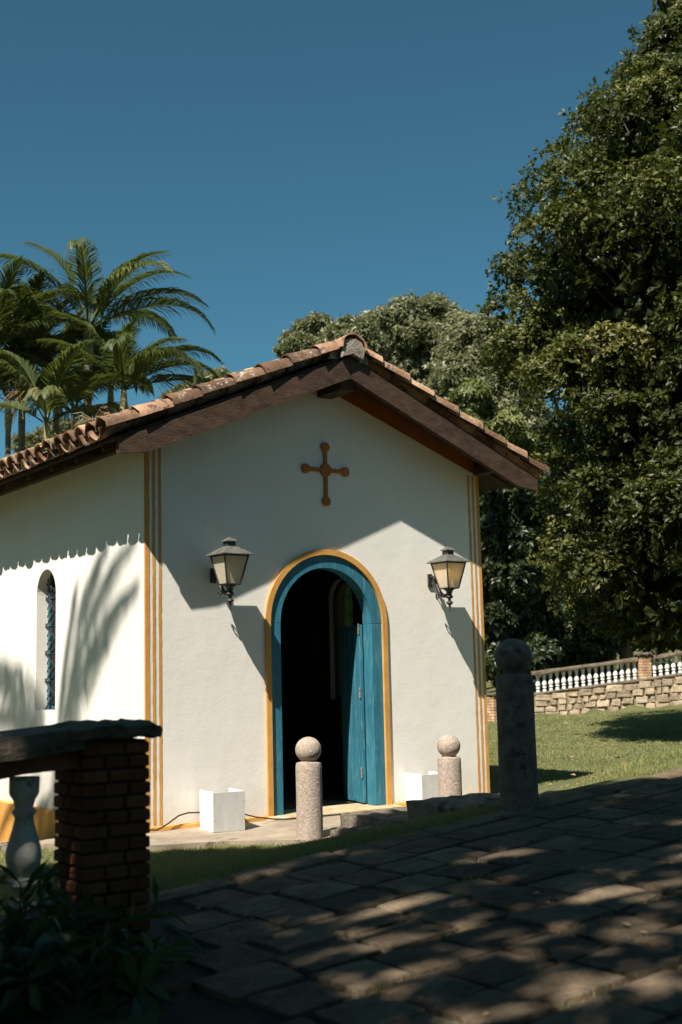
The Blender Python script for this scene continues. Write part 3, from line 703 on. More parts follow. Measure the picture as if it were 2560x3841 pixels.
# ------------------------------------------------------------------ balustrades
BAL = [(.062, 0), (.062, .05), (.045, .062), (.032, .08), (.036, .10), (.058, .115), (.066, .13), (.058, .148), (.040, .16), (.044, .175), (.066, .20), (.074, .235), (.071, .275), (.058, .32), (.045, .365), (.039, .395), (.040, .405), (.050, .418), (.050, .428), (.038, .44), (.045, .47), (.060, .495), (.062, .505), (.062, .565)]
def bal_mesh(k, mat, name='baluster', seg=20):
    mb = MB().lathe([(r*k, z*k) for r, z in BAL], (0, 0, 0), seg); m = mesh_from(name, mb.V, mb.F, mat, True); sharp(m, 40); return m
def brick_pier(parent, x0, x1, y0, y1, z0, z1, mat, core, bl=.2, bh=.062, j=.012, q_=random.Random(5)):
    pier = MB().box(x0+.014, x1-.014, y0+.014, y1-.014, z0, z1).build('brick_pier', core, parent)
    mes = {}
    def brick(xa, xb, ya, yb, za):
        key = (round(xb-xa, 3), round(yb-ya, 3))
        if key not in mes:
            mb = MB().bbox(-(xb-xa)/2, (xb-xa)/2, -(yb-ya)/2, (yb-ya)/2, 0, bh, .006); mes[key] = mesh_from('brick', mb.V, mb.F, mat)
        o = bpy.data.objects.new('brick', mes[key]); link(o, pier); o.location = ((xa+xb)/2+q_.uniform(-.003, .003), (ya+yb)/2+q_.uniform(-.003, .003), za); o.rotation_euler = (0, 0, q_.uniform(-.012, .012))
    z = z1-int((z1-z0)/(bh+j))*(bh+j); c = 0
    while z+bh < z1-.001:
        wx, wy, d = x1-x0, y1-y0, .095
        if c % 2 == 0:
            # long bricks on the y faces, short ones between on the x faces
            f = .62 if (c//2) % 2 == 0 else .38
            for ya in (y0, y1-d):
                brick(x0, x0+wx*f-j/2, ya, ya+d, z); brick(x0+wx*f+j/2, x1, ya, ya+d, z)
            for xa in (x0, x1-d): brick(xa, xa+d, y0+d+j, y1-d-j, z)
        else:
            for xa in (x0, x1-d):
                brick(xa, xa+d, y0, y0+wy*.5-j/2, z); brick(xa, xa+d, y0+wy*.5+j/2, y1, z)
            for ya in (y0, y1-d): brick(x0+d+j, x1-d-j, ya, ya+d, z)
        z += bh+j; c += 1
    return pier
nb = thing('near_balustrade', 'shaded balustrade with brick pier, thick stone rail and grey cement baluster', 'balustrade', (-2.365, -4.345, .05))
ox, oy, oz = -2.365, -4.345, .05
PX0, PX1, PY0, PY1 = -2.52-ox, -2.21-ox, -4.5-oy, -4.19-oy
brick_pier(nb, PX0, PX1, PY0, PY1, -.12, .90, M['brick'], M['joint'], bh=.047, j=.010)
rough = rough_block(PX0-.055, PX1+.055, PY0-.05, PY1+.05, .903, .975, 21).build('pier_cap', M['coping'], nb, angle=40)
def slanted(x0, x1, y0, y1, zc0, zc1, h, seed, n=10):       # rail that follows the slope
    q_ = np.random.default_rng(seed); V = []; F = []
    for k in range(n+1):
        f = k/n; xx = x0+(x1-x0)*f; zz = zc0+(zc1-zc0)*f
        for (yy, dz) in ((y0, 0), (y0-.004, h*.5), (y0+.012, h), (y1-.012, h+.006), (y1, 0)): V.append((xx, yy+q_.normal()*.005, zz+dz+q_.normal()*.005))
    for k in range(n):
        for e in range(5): F.append((k*5+e, k*5+(e+1) % 5, (k+1)*5+(e+1) % 5, (k+1)*5+e))
    F += [(4, 3, 2, 1, 0), tuple(n*5+e for e in range(5))]
    return MB().add(V, F)
slanted(PX0-2.4, PX0-.0, PY0-.02, PY1+.02, .875-.215, .875, .085, 4).build('stone_rail', M['coping'], nb)
slanted(PX0-2.4, PX0-.001, PY0+.05, PY1-.05, .795-.215, .795, .078, 5).build('brick_rail', M['brick'], nb)
slanted(PX0-2.4, PX0-.001, PY0+.02, PY1-.02, .04-.215, .04, .17, 6).build('stone_base', M['coping'], nb)
bm_ = bal_mesh(1.0, M['baluster'])
for k in range(9):
    o = bpy.data.objects.new('baluster', bm_); link(o, nb); xx = -2.715-ox-k*.24; o.location = (xx, (PY0+PY1)/2, .215+.0896*(xx-PX0)); o.rotation_euler = (0, 0, k)

fwt = thing('far_garden_wall', 'sunlit fieldstone retaining wall with white balustrade and brick piers across the lawn', 'wall', (FW0[0], FW0[1], 0))
ang = math.atan2(FWD[1], FWD[0])
fwt.rotation_euler = (0, 0, ang)
def fz(a, lo_, hi_): return lo_+(hi_-lo_)*a/3.3
A0, A1 = -.12, 6.2                       # along the wall, metres from its left end
q = random.Random(21)
core = MB(); V = []; F = []
n = 14
for k in range(n+1):
    a = A0+(A1-A0)*k/n
    V += [(a, .03, fz(a, .18, .33)-.5), (a, .32, fz(a, .18, .33)-.5), (a, .32, fz(a, .66, 1.03)), (a, .03, fz(a, .66, 1.03))]
for k in range(n):
    for e in range(4): F.append((k*4+e, k*4+(e+1) % 4, (k+1)*4+(e+1) % 4, (k+1)*4+e))
F += [(3, 2, 1, 0), tuple(n*4+e for e in range(4))]
core = core.add(V, F).build('stone_wall', M['wallcore'], fwt)
def field_stone(xa, xb, za, zb, skew):
    V = []; d = .09
    dep = q.uniform(-.035, .0)
    c = [(xa+q.uniform(0, .03), za+q.uniform(0, .025)), (xb-q.uniform(0, .03), za+q.uniform(0, .025)), (xb-q.uniform(0, .035), zb-q.uniform(0, .03)), (xa+q.uniform(0, .035), zb-q.uniform(0, .03))]
    pts_ = []
    for k in range(4):
        p, r2 = c[k], c[(k+1) % 4]; pts_.append(p); pts_.append(((p[0]+r2[0])/2+q.uniform(-.012, .012), (p[1]+r2[1])/2+q.uniform(-.012, .012)))
    cxm = sum(p[0] for p in pts_)/8; czm = sum(p[1] for p in pts_)/8
    for p in pts_: V.append((p[0]-cxm, .06, p[1]-czm))
    for p in pts_: V.append((p[0]-cxm, .02+dep, p[1]-czm))
    for p in pts_: V.append(((p[0]-cxm)*.82, dep-.012+q.uniform(-.008, .008), (p[1]-czm)*.82))
    F = []
    for r in range(2):
        for k in range(8): F.append((r*8+k, r*8+(k+1) % 8, (r+1)*8+(k+1) % 8, (r+1)*8+k))
    F.append(tuple(range(16, 24)))
    m = mesh_from('stone', V, F, M['fieldstone']); o = bpy.data.objects.new('stone', m); link(o, core); o.location = (cxm, 0, czm)
rows = 4
for r in range(rows):
    a = A0-.05+q.uniform(0, .1)
    while a < A1-.05:
        wv = q.uniform(.14, .36) if r < 3 else q.uniform(.2, .45)
        f0, f1 = r/rows, (r+1)/rows
        b_ = min(a+wv, A1); zl, zh = fz(a+wv/2, .18, .33)-.06, fz(a+wv/2, .66, 1.03)-.015
        field_stone(a, b_-.012, zl+(zh-zl)*f0+q.uniform(-.015, .015), zl+(zh-zl)*f1+q.uniform(-.015, .02), 0); a += wv
def far_rail(a0, a1, lo0, hi0, h, y0, y1, name, mat, seed):
    return slanted(a0, a1, y0, y1, fz(a0, lo0, hi0), fz(a1, lo0, hi0), h, seed).build(name, mat, fwt)
far_rail(A0, A1, .663, 1.033, .05, .0, .34, 'stone_base', M['coping'], 31)
bmw = bal_mesh(.405/.565, M['baluster_white'], seg=14)
PA = 2.52
a = 0.02
while a < A1-.05:
    if abs(a-PA) > .19 and abs(a-PA-2.9) > .19:
        o = bpy.data.objects.new('baluster', bmw); link(o, fwt); o.location = (a, .17, fz(a, .663, 1.033)+.052); o.scale = (1.05, 1.05, 1)
    a += .152
for a0, a1, sd_ in ((A0, PA-.155, 32), (PA+.155, PA+2.9-.155, 33)):
    far_rail(a0, a1, 1.125, 1.495, .085, .03, .31, 'stone_rail', M['coping'], sd_)
for pa in (PA, PA+2.9):
    zb = fz(pa, .663, 1.033)+.052
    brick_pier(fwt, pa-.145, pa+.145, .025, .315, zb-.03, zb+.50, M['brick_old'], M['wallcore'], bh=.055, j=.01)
    rough_block(pa-.19, pa+.19, -.02, .36, zb+.502, zb+.58, int(pa*10)).build('pier_cap', M['coping'], fwt, angle=40)
lp = thing('garden_pier', 'low weathered brick pier in the shade beyond the chapel corner', 'pier', tuple(at(1137, 1662, 28.6)))
brick_pier(lp, -.17, .17, -.17, .17, -.3, .62, M['brick_old'], M['wallcore'], bh=.055, j=.01)
rough_block(-.22, .22, -.22, .22, .622, .70, 17).build('pier_cap', M['coping'], lp, angle=40)

# ------------------------------------------------------------------ foliage
def unit(a): return a/(np.linalg.norm(a, axis=-1, keepdims=True)+1e-9)
def leaves(C, A, m, L, wd, spread=(.15, .9), fold=.25, droop=0, jit=.03, tint=None, rg=nr):
    """m leaves radiating round each twig tip C with axis A"""
    K = len(C); N = K*m
    Cc = np.repeat(C, m, 0); Ax = np.repeat(A, m, 0)
    rv = rg.normal(size=(N, 3)); tg = unit(rv-Ax*(rv*Ax).sum(1, keepdims=True))
    a = rg.uniform(*spread, size=(N, 1)); d = unit(Ax*a+tg*np.sqrt(np.clip(1-a*a, .02, 1))+np.array([0, 0, -droop]))
    nm = unit(Ax-d*(Ax*d).sum(1, keepdims=True)+rg.normal(size=(N, 3))*.35); nm = unit(nm-d*(nm*d).sum(1, keepdims=True)); sd = np.cross(d, nm)
    ll = L*rg.uniform(.65, 1.25, size=(N, 1)); ww = ll*wd*rg.uniform(.8, 1.2, size=(N, 1))
    b = Cc+rg.normal(size=(N, 3))*jit
    mid = b+d*ll*.52
    V = np.stack([b, mid+sd*ww+nm*ww*fold, b+d*ll-np.array([0, 0, 1.])*ll*.08, mid-sd*ww+nm*ww*fold], 1).reshape(-1, 3)
    k = np.arange(N)*4; F = np.stack([np.stack([k, k+1, k+2], 1), np.stack([k, k+2, k+3], 1)], 1).reshape(-1, 3)
    tt = (np.repeat(tint, m) if tint is not None else np.full(N, .5))+rg.normal(size=N)*.17
    return V, F, np.repeat(np.clip(tt, 0, 1), 2)
def merge(parts):
    V = []; F = []; T_ = []; b = 0
    for v, f, t_ in parts: V.append(v); F.append(f+b); T_.append(t_); b += len(v)
    return np.concatenate(V), np.concatenate(F), np.concatenate(T_)
def lobe_shell(c, r, K, rg=nr, inner=.22, upbias=.25, view=None):
    d = unit(rg.normal(size=(K*2, 3))+np.array([0, 0, upbias]))[:K]
    # lumpy radius
    f = 1+.16*np.sin(d[:, 0]*5+c[0]*3)*np.sin(d[:, 1]*5+c[1]*2)+.12*np.sin(d[:, 2]*7+c[2])
    rad = np.array(r)*f[:, None]*(1-np.abs(rg.normal(size=(K, 1)))*inner)
    return np.array(c)+d*rad, unit(d/np.array(r)+np.array([0, 0, .35]))
def tree(name, label, cat, base, trunk_pts, trunk_r, lobes, K, m, L, wd, mat, group=None, limbs=True, core=True, shell_kw={}, leaf_kw={}, fill=None, tint_sd=.16):
    t_ = thing(name, label, cat, tuple(base), group=group); base = np.array(base)
    tb = MB().tube([np.array(p)-base for p in trunk_pts], trunk_r, 10)
    tb.build('trunk', M['bark'], t_, smooth=True)
    if limbs:
        lb = MB(); top = np.array(trunk_pts[-1]); n0 = len(trunk_pts)
        for c, r in lobes:
            c = np.array(c); tz = np.clip((c[2]-base[2])/(top[2]-base[2])-.25, .25, 1)
            i_ = tz*(n0-1); k = int(min(i_, n0-2)); p0 = np.array(trunk_pts[k])*(1-(i_-k))+np.array(trunk_pts[k+1])*(i_-k)
            md = (p0+c)/2+np.array([0, 0, .12*np.linalg.norm(c-p0)]); r0 = trunk_r[0]*.13
            lb.tube([p0-base, md-base, c-base], [r0, r0*.55, r0*.18], 6)
        lb.build('limbs', M['bark'], t_, smooth=True)
    parts = []
    tot = sum(np.mean(r)**2 for c, r in lobes)
    for c, r in lobes:
        k = max(6, int(K*np.mean(r)**2/tot)); C, A = lobe_shell(c, r, k, **shell_kw)
        tn = np.full(k, .5)+nr.normal()*tint_sd
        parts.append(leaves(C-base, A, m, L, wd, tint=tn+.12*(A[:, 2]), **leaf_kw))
        if core:       # leaves deeper inside close the crown, tinted dark for its inner shade
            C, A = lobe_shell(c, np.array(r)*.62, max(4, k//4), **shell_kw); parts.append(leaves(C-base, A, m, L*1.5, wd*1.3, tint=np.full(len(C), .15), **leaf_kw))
    if fill is not None:
        C, A = fill; parts.append(leaves(C-base, A, 8, L*1.9, wd*1.5, tint=np.full(len(C), .1), **leaf_kw))  # filler leaves tinted dark, painting in the shade inside the crown
    V, F, T_ = merge(parts)
    link(bpy.data.objects.new('crown', fast_mesh('crown', V, 0, F, mat, T_)), t_)
    return t_

# the big evergreen at the right
bx, by = 11.75, 3.1
prof = [(1.6, 2.1), (2.4, 2.7), (3.4, 2.95), (4.4, 2.9), (5.4, 3.05), (6.4, 3.4), (7.2, 3.75), (7.9, 3.6), (8.8, 2.95), (9.6, 2.35), (10.6, 1.5), (11.6, .85), (12.6, .3)]
pz, pr_ = np.array(prof).T
lobes = []
rgb = np.random.default_rng(5)
for k in range(92):
    z = 1.8+10.9*((k+.5)/92)**1.02; th = rgb.uniform(0, 2*math.pi)
    if rgb.uniform() < .72: th = math.radians(rgb.uniform(118, 330))     # most on the sunny side
    R_ = np.interp(z, pz, pr_); lr = rgb.uniform(.5, 1.1)*(.6+.4*R_/3.5)
    rad = max(0, R_-lr*rgb.uniform(.5, .95))
    lobes.append(((bx+rad*math.cos(th), by+rad*math.sin(th), z+rgb.uniform(-.25, .25)), (lr, lr, lr*.72)))
for k in range(26):
    z = 2.2+9*k/26; R_ = np.interp(z, pz, pr_)*.5; th = k*2.4
    lobes.append(((bx+R_*math.cos(th), by+R_*math.sin(th), z), (.9, .9, .8)))
NF = 9500; zf = rgb.uniform(1.6, 12.2, NF); tf = rgb.uniform(0, 2*math.pi, NF); rf = np.interp(zf, pz, pr_)*.8*np.sqrt(rgb.uniform(0, 1, NF))
fillp = (np.stack([bx+rf*np.cos(tf), by+rf*np.sin(tf), zf], 1), unit(rgb.normal(size=(NF, 3))+np.array([0, 0, .5])))
big = tree('evergreen_tree', 'tall dense glossy-leaved evergreen towering over the lawn beside the chapel', 'tree', (bx, by, float(hz(bx, by))-.05),
     [(bx, by, float(hz(bx, by))-.1), (bx+.05, by, 2.2), (bx, by+.1, 5), (bx+.1, by, 8), (bx, by, 11.5)], [.33, .27, .22, .15, .05], lobes, 26000, 9, .094, .27, M['leaf_big'], fill=fillp, core=False, tint_sd=.2, shell_kw=dict(inner=.14, upbias=.75), leaf_kw=dict(spread=(.1, .85), jit=.035))

def px_lobes(lst, depth, flat=.85, dj=.8):
    sc = FPX/S/depth; r = []
    for (x_, y_, rp) in lst:
        r.append((tuple(at(x_, y_, depth+nr.uniform(-dj, dj))), (rp/sc, rp/sc, rp/sc*flat)))
    return r
def bg_tree(name, label, lst, depth, K, m, L, wd, mat, trunk_px, group='trees behind the chapel', leaf_kw={}, dj=.8, shell_kw={}, tr=.22, flat=.85, limbs=False):
    lo = px_lobes(lst, depth, flat, dj); p = at(trunk_px, 1400, depth); gz = float(hz(p[0], p[1])); top = max(l[0][2] for l in lo)-2.6
    return tree(name, label, 'tree', (p[0], p[1], gz-.1), [(p[0], p[1], gz-.2), (p[0]+.1, p[1], gz+(top-gz)*.35), (p[0]-.1, p[1]+.1, gz+(top-gz)*.7), (p[0], p[1], top)], [tr, tr*.8, tr*.55, tr*.2], lo, int(K*1.7), m, L*.9, wd, mat, group=group, leaf_kw=leaf_kw, shell_kw=shell_kw, limbs=limbs)
def spread_lobes(x0, x1, topf, botf, n, rp, rg):
    l = []
    for k in range(n):
        x_ = rg.uniform(x0, x1); t_ = topf(x_); b_ = botf(x_); l.append((x_, t_+rp*.6+(b_-t_-rp*.6)*rg.uniform(0, 1)**1.2, rp*rg.uniform(.7, 1.25)))
    return l
rgl = np.random.default_rng(8)
topc = lambda x_: np.interp(x_, [790, 830, 880, 930, 1000, 1040, 1090, 1140, 1200], [735, 720, 705, 690, 668, 700, 715, 712, 720])
bg_tree('olive_green_tree', 'olive-green broad tree rising behind the chapel ridge, its top the highest', spread_lobes(840, 1060, topc, lambda x_: 980, 60, 42, rgl)+[(1000, 705, 36), (965, 715, 30), (1025, 725, 34), (905, 725, 26), (850, 745, 30)], 38, 6800, 6, .17, .20, M['leaf_olive'], 960, leaf_kw=dict(droop=.25, spread=(.0, .8)), shell_kw=dict(inner=.3))
bg_tree('drooping_tree', 'tree with drooping pale green leaves between the chapel roof and the tall evergreen', spread_lobes(1040, 1215, lambda x_: np.interp(x_, [1040, 1090, 1150, 1215], [735, 722, 735, 800]), lambda x_: 1010, 52, 42, rgl), 31, 6200, 6, .16, .18, M['leaf_olive'], 1000, leaf_kw=dict(droop=.35, spread=(.0, .7)), shell_kw=dict(inner=.3))
bg_tree('mango_tree', 'fresh bright green foliage sunlit low behind the right roof slope', [(1085, 905, 38), (1120, 885, 30), (1050, 890, 26), (1140, 930, 36), (1100, 950, 42), (1170, 970, 34), (1150, 1000, 40), (1200, 1010, 30), (1075, 980, 36)], 30.2, 1500, 7, .19, .16, M['leaf_bright'], 1010, leaf_kw=dict(droop=.8, spread=(.0, .6)), shell_kw=dict(inner=.3))
bg_tree('bushy_tree', 'bushy tree with fine upright twigs just left of the highest olive-green crown', spread_lobes(745, 870, lambda x_: np.interp(x_, [745, 780, 820, 870], [760, 738, 715, 745]), lambda x_: 900, 28, 32, rgl), 34, 2700, 6, .14, .2, M['leaf_olive'], 820, shell_kw=dict(inner=.35))
bg_tree('umbrella_tree', 'flat-topped feathery tree beside the left flank of the ridge tiles', [(730, 745, 34), (700, 758, 30), (670, 780, 26), (755, 770, 30), (690, 790, 34), (650, 805, 20), (725, 800, 40), (760, 810, 40), (700, 830, 34)], 46, 1500, 7, .15, .25, M['leaf_olive'], 720, shell_kw=dict(inner=.35), flat=.6)
bg_tree('distant_tree', 'small distant tree top showing between the palms and the roof slope', [(510, 868, 26), (480, 872, 24), (540, 880, 22), (450, 888, 26), (420, 905, 26), (500, 900, 34), (390, 915, 20), (455, 930, 30), (545, 910, 30)], 55, 1300, 7, .17, .25, M['leaf_olive'], 470, shell_kw=dict(inner=.35), flat=.7)
bg_tree('distant_tree', 'small distant bush low behind the palms above the tiled eave', [(150, 985, 30), (110, 1000, 26), (190, 1000, 26), (60, 1020, 30), (230, 990, 20)], 50, 900, 7, .17, .25, M['leaf_olive'], 150, shell_kw=dict(inner=.35), flat=.7)
# dark understory beyond the garden wall
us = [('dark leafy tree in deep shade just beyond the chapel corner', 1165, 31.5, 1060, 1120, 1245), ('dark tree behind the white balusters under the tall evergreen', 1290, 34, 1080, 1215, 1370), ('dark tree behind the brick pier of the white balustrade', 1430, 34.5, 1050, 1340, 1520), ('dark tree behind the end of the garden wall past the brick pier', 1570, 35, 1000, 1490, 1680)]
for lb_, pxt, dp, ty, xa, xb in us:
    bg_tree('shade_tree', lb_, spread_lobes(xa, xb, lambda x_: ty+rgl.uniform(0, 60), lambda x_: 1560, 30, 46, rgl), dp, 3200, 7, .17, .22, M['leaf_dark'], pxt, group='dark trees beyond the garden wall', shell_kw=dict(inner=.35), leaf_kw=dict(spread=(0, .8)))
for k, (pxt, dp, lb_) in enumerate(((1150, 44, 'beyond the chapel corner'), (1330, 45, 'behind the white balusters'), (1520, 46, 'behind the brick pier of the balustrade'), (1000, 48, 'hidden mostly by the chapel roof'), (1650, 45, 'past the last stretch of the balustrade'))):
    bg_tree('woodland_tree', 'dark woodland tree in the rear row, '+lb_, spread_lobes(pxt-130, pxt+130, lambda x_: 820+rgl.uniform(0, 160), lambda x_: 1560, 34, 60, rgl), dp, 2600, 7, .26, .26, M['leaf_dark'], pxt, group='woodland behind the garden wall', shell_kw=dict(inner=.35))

# ------------------------------------------------------------------ palms
def frond_geo(L, elev, az, bend, rg, nl=72, ll=.58, twist=0., dead=0.):
    """arching feather leaf: returns rachis points and leaflets"""
    n = 22; ds = L/n; p = np.zeros(3); e = elev; P = [p.copy()]; D = []
    h = np.array([math.cos(az), math.sin(az), 0.])
    for k in range(n):
        f = k/n; d = h*math.cos(e)+np.array([0, 0, math.sin(e)]); D.append(d); p = p+d*ds; P.append(p.copy()); e -= bend*ds*(.35+1.5*f*f)
    D.append(D[-1]); P = np.array(P); D = np.array(D)
    V = []; F = []; T_ = []; side0 = np.array([-math.sin(az), math.cos(az), 0.])
    for s in (-1, 1):
        for k in range(nl):
            f = .16+.84*(k+.5)/nl; i_ = f*n; a = int(min(i_, n-1)); fr_ = i_-a
            c = P[a]*(1-fr_)+P[a+1]*fr_; d = unit(D[a]*(1-fr_)+D[a+1]*fr_)
            upv = unit(np.cross(side0, d)); upv = upv if upv[2] > 0 or abs(d[2]) > .9 else -upv
            if np.dot(np.cross(d, side0), upv) < 0: pass
            sd = side0*math.cos(twist)+upv*math.sin(twist)
            length = ll*(.35+.65*math.sin(math.pi*min(1, (f*.86+.14))**.8))*rg.uniform(.9, 1.08); wdt = .0105*(.7+.6*math.sin(math.pi*f))
            dr = unit(sd*s*.62+d*(.80+.7*f)+upv*.30+rg.normal(size=3)*.07)
            dr2 = unit(dr-np.array([0, 0, .6])); dr3 = unit(dr2-np.array([0, 0, .8]))
            nrm = unit(np.cross(dr, d)*s); wv = unit(np.cross(dr, nrm))
            a0 = c; a1 = c+dr*length*.38; a2 = a1+dr2*length*.34; a3 = a2+dr3*length*.28; b = len(V)
            V += [a0-wv*wdt*.5, a0+wv*wdt*.5, a1-wv*wdt, a1+wv*wdt, a2-wv*wdt*.8, a2+wv*wdt*.8, a3]
            F += [(b, b+1, b+3), (b, b+3, b+2), (b+2, b+3, b+5), (b+2, b+5, b+4), (b+4, b+5, b+6)]
            tt = float(np.clip(rg.normal()*.15+.45+dead, 0, 1)); T_ += [tt]*5
    # rachis as a thin three-sided stalk
    R_ = .019
    b = len(V)
    for k in range(n+1):
        rr = R_*(1-.85*k/n); upv = unit(np.cross(side0, D[k]))
        V += [P[k]+side0*rr, P[k]-side0*rr, P[k]-upv*rr*1.2]
    for k in range(n):
        for e_ in range(3):
            q0, q1, q2, q3 = b+k*3+e_, b+k*3+(e_+1) % 3, b+(k+1)*3+(e_+1) % 3, b+(k+1)*3+e_
            F += [(q0, q1, q2), (q0, q2, q3)]; T_ += [.85, .85]
    return np.array(V), np.array(F), np.array(T_)
def palm(label, top, zbase, r0, nf, L, seed, lean=(0, 0), group='palms behind the chapel', azs=None, name='palm_tree', old=2, ll=.6, elv=(28, 84), els=None, bdm=1.):
    rg = np.random.default_rng(seed); top = np.array(top, float)
    base = np.array([top[0]+lean[0], top[1]+lean[1], zbase]); t_ = thing(name, label, 'palm', tuple(base), group=group)
    H = top-base; n = 16; pts_ = [H*(k/n)+np.array([math.sin(k*.3)*.03, 0, 0]) for k in range(n+1)]
    trk = MB(); seg = []; rad = []
    for k in range(60):                       # ringed trunk
        f = k/59; seg.append(H*f*.93); rad.append(r0*(1.15-.35*f)*(1+.05*(k % 3 == 0)))
    trk.tube(seg, rad, 10).build('trunk', M['palm_trunk'], t_, smooth=True)
    sh = MB().tube([H*.925, H*.925+np.array([0, 0, .18]), H+np.array([0, 0, -.02]), H+np.array([0, 0, .22])], [r0*.85, r0*1.15, r0*.85, r0*.3], 10); sh.build('crownshaft', M['crownshaft'], t_, smooth=True)
    for k in range(nf):
        az = azs[k] if azs is not None else k*2.39996+rg.uniform(-.3, .3)
        f = k/max(1, nf-1); el = math.radians(elv[1]+(elv[0]-elv[1])*f+rg.uniform(-8, 8)); bd = (rg.uniform(.5, .85)+(.12 if f > .6 else 0))*bdm
        if els is not None: el = math.radians(els[k])
        V, F, T_ = frond_geo(L*rg.uniform(.85, 1.1)*(.8 if f < .1 else 1), el, az, bd*2.2/L, rg, ll=ll*rg.uniform(.9, 1.1), twist=rg.uniform(-.5, .5), dead=.35 if k >= nf-old and rg.uniform() < .4 else 0)
        o = bpy.data.objects.new('frond', fast_mesh('frond', V+H+np.array([0, 0, .05]), 0, F, M['leaf_palm'], T_)); link(o, t_)
    return t_
def gz_(p): return float(hz(p[0], p[1]))-.1
for (pxx, pyy, dp, r0, nf, L, seed, lb_) in (
    (203, 768, 21.0, .08, 13, 2.35, 3, 'tallest palm, its pale trunk and upright arching fronds above the eave'),
    (285, 905, 20.0, .06, 11, 1.75, 8, 'palm beside the roof slope, arching its fronds towards the ridge'),
    (52, 835, 21.5, .07, 14, 1.95, 12, 'dark palm left of the tallest palm, with dry flower stalks'),
    (-20, 825, 20.5, .07, 12, 1.9, 15, 'palm at the outer edge of the clump, half cut off'),
    (108, 985, 19.5, .06, 9, 1.7, 19, 'short palm below the tallest palm, low over the eave tiles'),
    (130, 890, 23.0, .07, 10, 1.8, 23, 'shaded palm filling the middle of the clump'),
    (255, 890, 23.5, .06, 9, 1.7, 29, 'slender palm behind the tallest palm, next to the roof-side palm'),
    (20, 930, 22.5, .06, 11, 1.8, 33, 'low bushy palm under the dark palm, its fronds over the eave'),
    (175, 960, 22.0, .06, 10, 1.7, 37, 'low palm hidden behind the trunk of the tallest palm')):
    tp = at(pxx, pyy, dp); kw = {}
    if seed == 3: kw = dict(azs=[math.radians(a_) for a_ in (140, -30, -40, -25, -50, 150, 135, 160, 60, -120, 110, -80, 20)], els=[78, 70, 56, 44, 26, 62, 46, 28, 58, 66, 40, 44, 36], bdm=1.25)
    if seed == 8: kw = dict(azs=[math.radians(a_) for a_ in (-35, -30, -42, -25, 145, 150, 135, 55, -120, -70, 100)], els=[68, 52, 36, 20, 70, 50, 30, 55, 48, 40, 35], bdm=1.2)
    palm(lb_, tp, gz_(tp), r0, nf, L, seed, **kw)
# dry inflorescences in the palm clump
for k, (pxx, pyy, dp, sd_) in enumerate(((215, 965, 19.0, 1), (45, 900, 20.5, 2))):
    rg = np.random.default_rng(sd_); c = at(pxx, pyy, dp); mb = MB()
    for j in range(26):
        d = unit(rg.normal(size=3)+np.array([0, 0, -.3])); mb.tube([(0, 0, 0), d*.22, d*.42+np.array([0, 0, -.14])], [.008, .006, .004], 4)
        for s_ in range(5): pp = d*(.2+.05*s_)+np.array([0, 0, -.03*s_])+rg.normal(size=3)*.03; mb.lathe([(.001, -.012), (.012, 0), (.001, .012)], pp, 5)
    mb.tube([(0, 0, 0), (0, .1, -.25), (-.1, .3, -.5)], .014, 5)
    o = mb.build('palm_flower_stalk', M['dead_leaf'], loc=tuple(c)); tag(o, ['dry orange flower stalk hanging in the tallest palm', 'dry orange flower stalk hanging in the dark palm'][k], 'flower stalk', 'dry flower stalks in the palms')

# ------------------------------------------------------------------ trees and palm on the sunny side, outside the picture, that shade the foreground
SD = np.array([.871, .43, -1.225]); 
poly = np.array([(-4.6, -1.9), (-2.2, -1.05), (-.6, -.85), (.15, -1.12), (.55, -1.5), (1.05, -1.65), (1.32, -1.42), (1.68, -1.4), (1.9, -1.85), (1.9, -2.5), (1.75, -3.2), (1.6, -3.8), (2.3, -4.2), (2.7, -4.45), (3.4, -5.2), (3.4, -13), (-7, -13)])
def inside(P, poly):
    x_, y_ = P[:, 0], P[:, 1]; c = np.zeros(len(P), bool); j = len(poly)-1
    for i_ in range(len(poly)):
        xi, yi = poly[i_]; xj, yj = poly[j]; k = ((yi > y_) != (yj > y_)) & (x_ < (xj-xi)*(y_-yi)/(yj-yi+1e-12)+xi); c ^= k; j = i_
    return c
rg = np.random.default_rng(77)
holes = [(-1.45, -6.05, .2, .12), (-1.62, -5.45, .22, .1), (-1.15, -5.45, .16, .09), (-.95, -5.1, .16, .08), (-1.25, -3.78, .26, .06), (-.75, -3.80, .2, .07), (-1.9, -5.75, .16, .08), (-1.55, -6.4, .24, .14), (-.2, -4.75, .2, .06), (1.2, -4.15, .2, .06), (-2.85, -4.75, .12, .06), (-2.72, -4.9, .08, .05), (-2.35, -5.05, .1, .06), (-2.2, -5.9, .1, .06), (-2.58, -4.24, .1, .08), (-2.3, -4.1, .12, .07), (-2.45, -4.2, .26, .16)]
for k in range(260):
    hx = rg.uniform(-2.2, 1.2); hy = rg.uniform(-7.0, -4.5)
    if rg.uniform() < np.clip((-hy-4.2)/1.9, 0, 1)*np.clip((hx+2.6)/1.2, .15, 1): holes.append((hx, hy, rg.uniform(.04, .13), rg.uniform(.03, .075)))
n = 27000
G = np.stack([rg.uniform(-7, 3.6, n), rg.uniform(-13, -.7, n)], 1); G = G[inside(G+rg.normal(size=G.shape)*.05, poly)]
keep = np.ones(len(G), bool)
for (hx, hy, ra, rb) in holes:
    dd = ((G[:, 0]-hx)/(ra+.045))**2+((G[:, 1]-hy)/(rb+.045))**2; keep &= dd > 1+rg.normal(size=len(G))*.25
G = G[keep]; hh = 7.4+3.0*rg.beta(1.6, 1.6, len(G)); gz0 = hz(G[:, 0], G[:, 1]); C = np.stack([G[:, 0]-.711*hh, G[:, 1]-.351*hh, gz0+hh], 1)
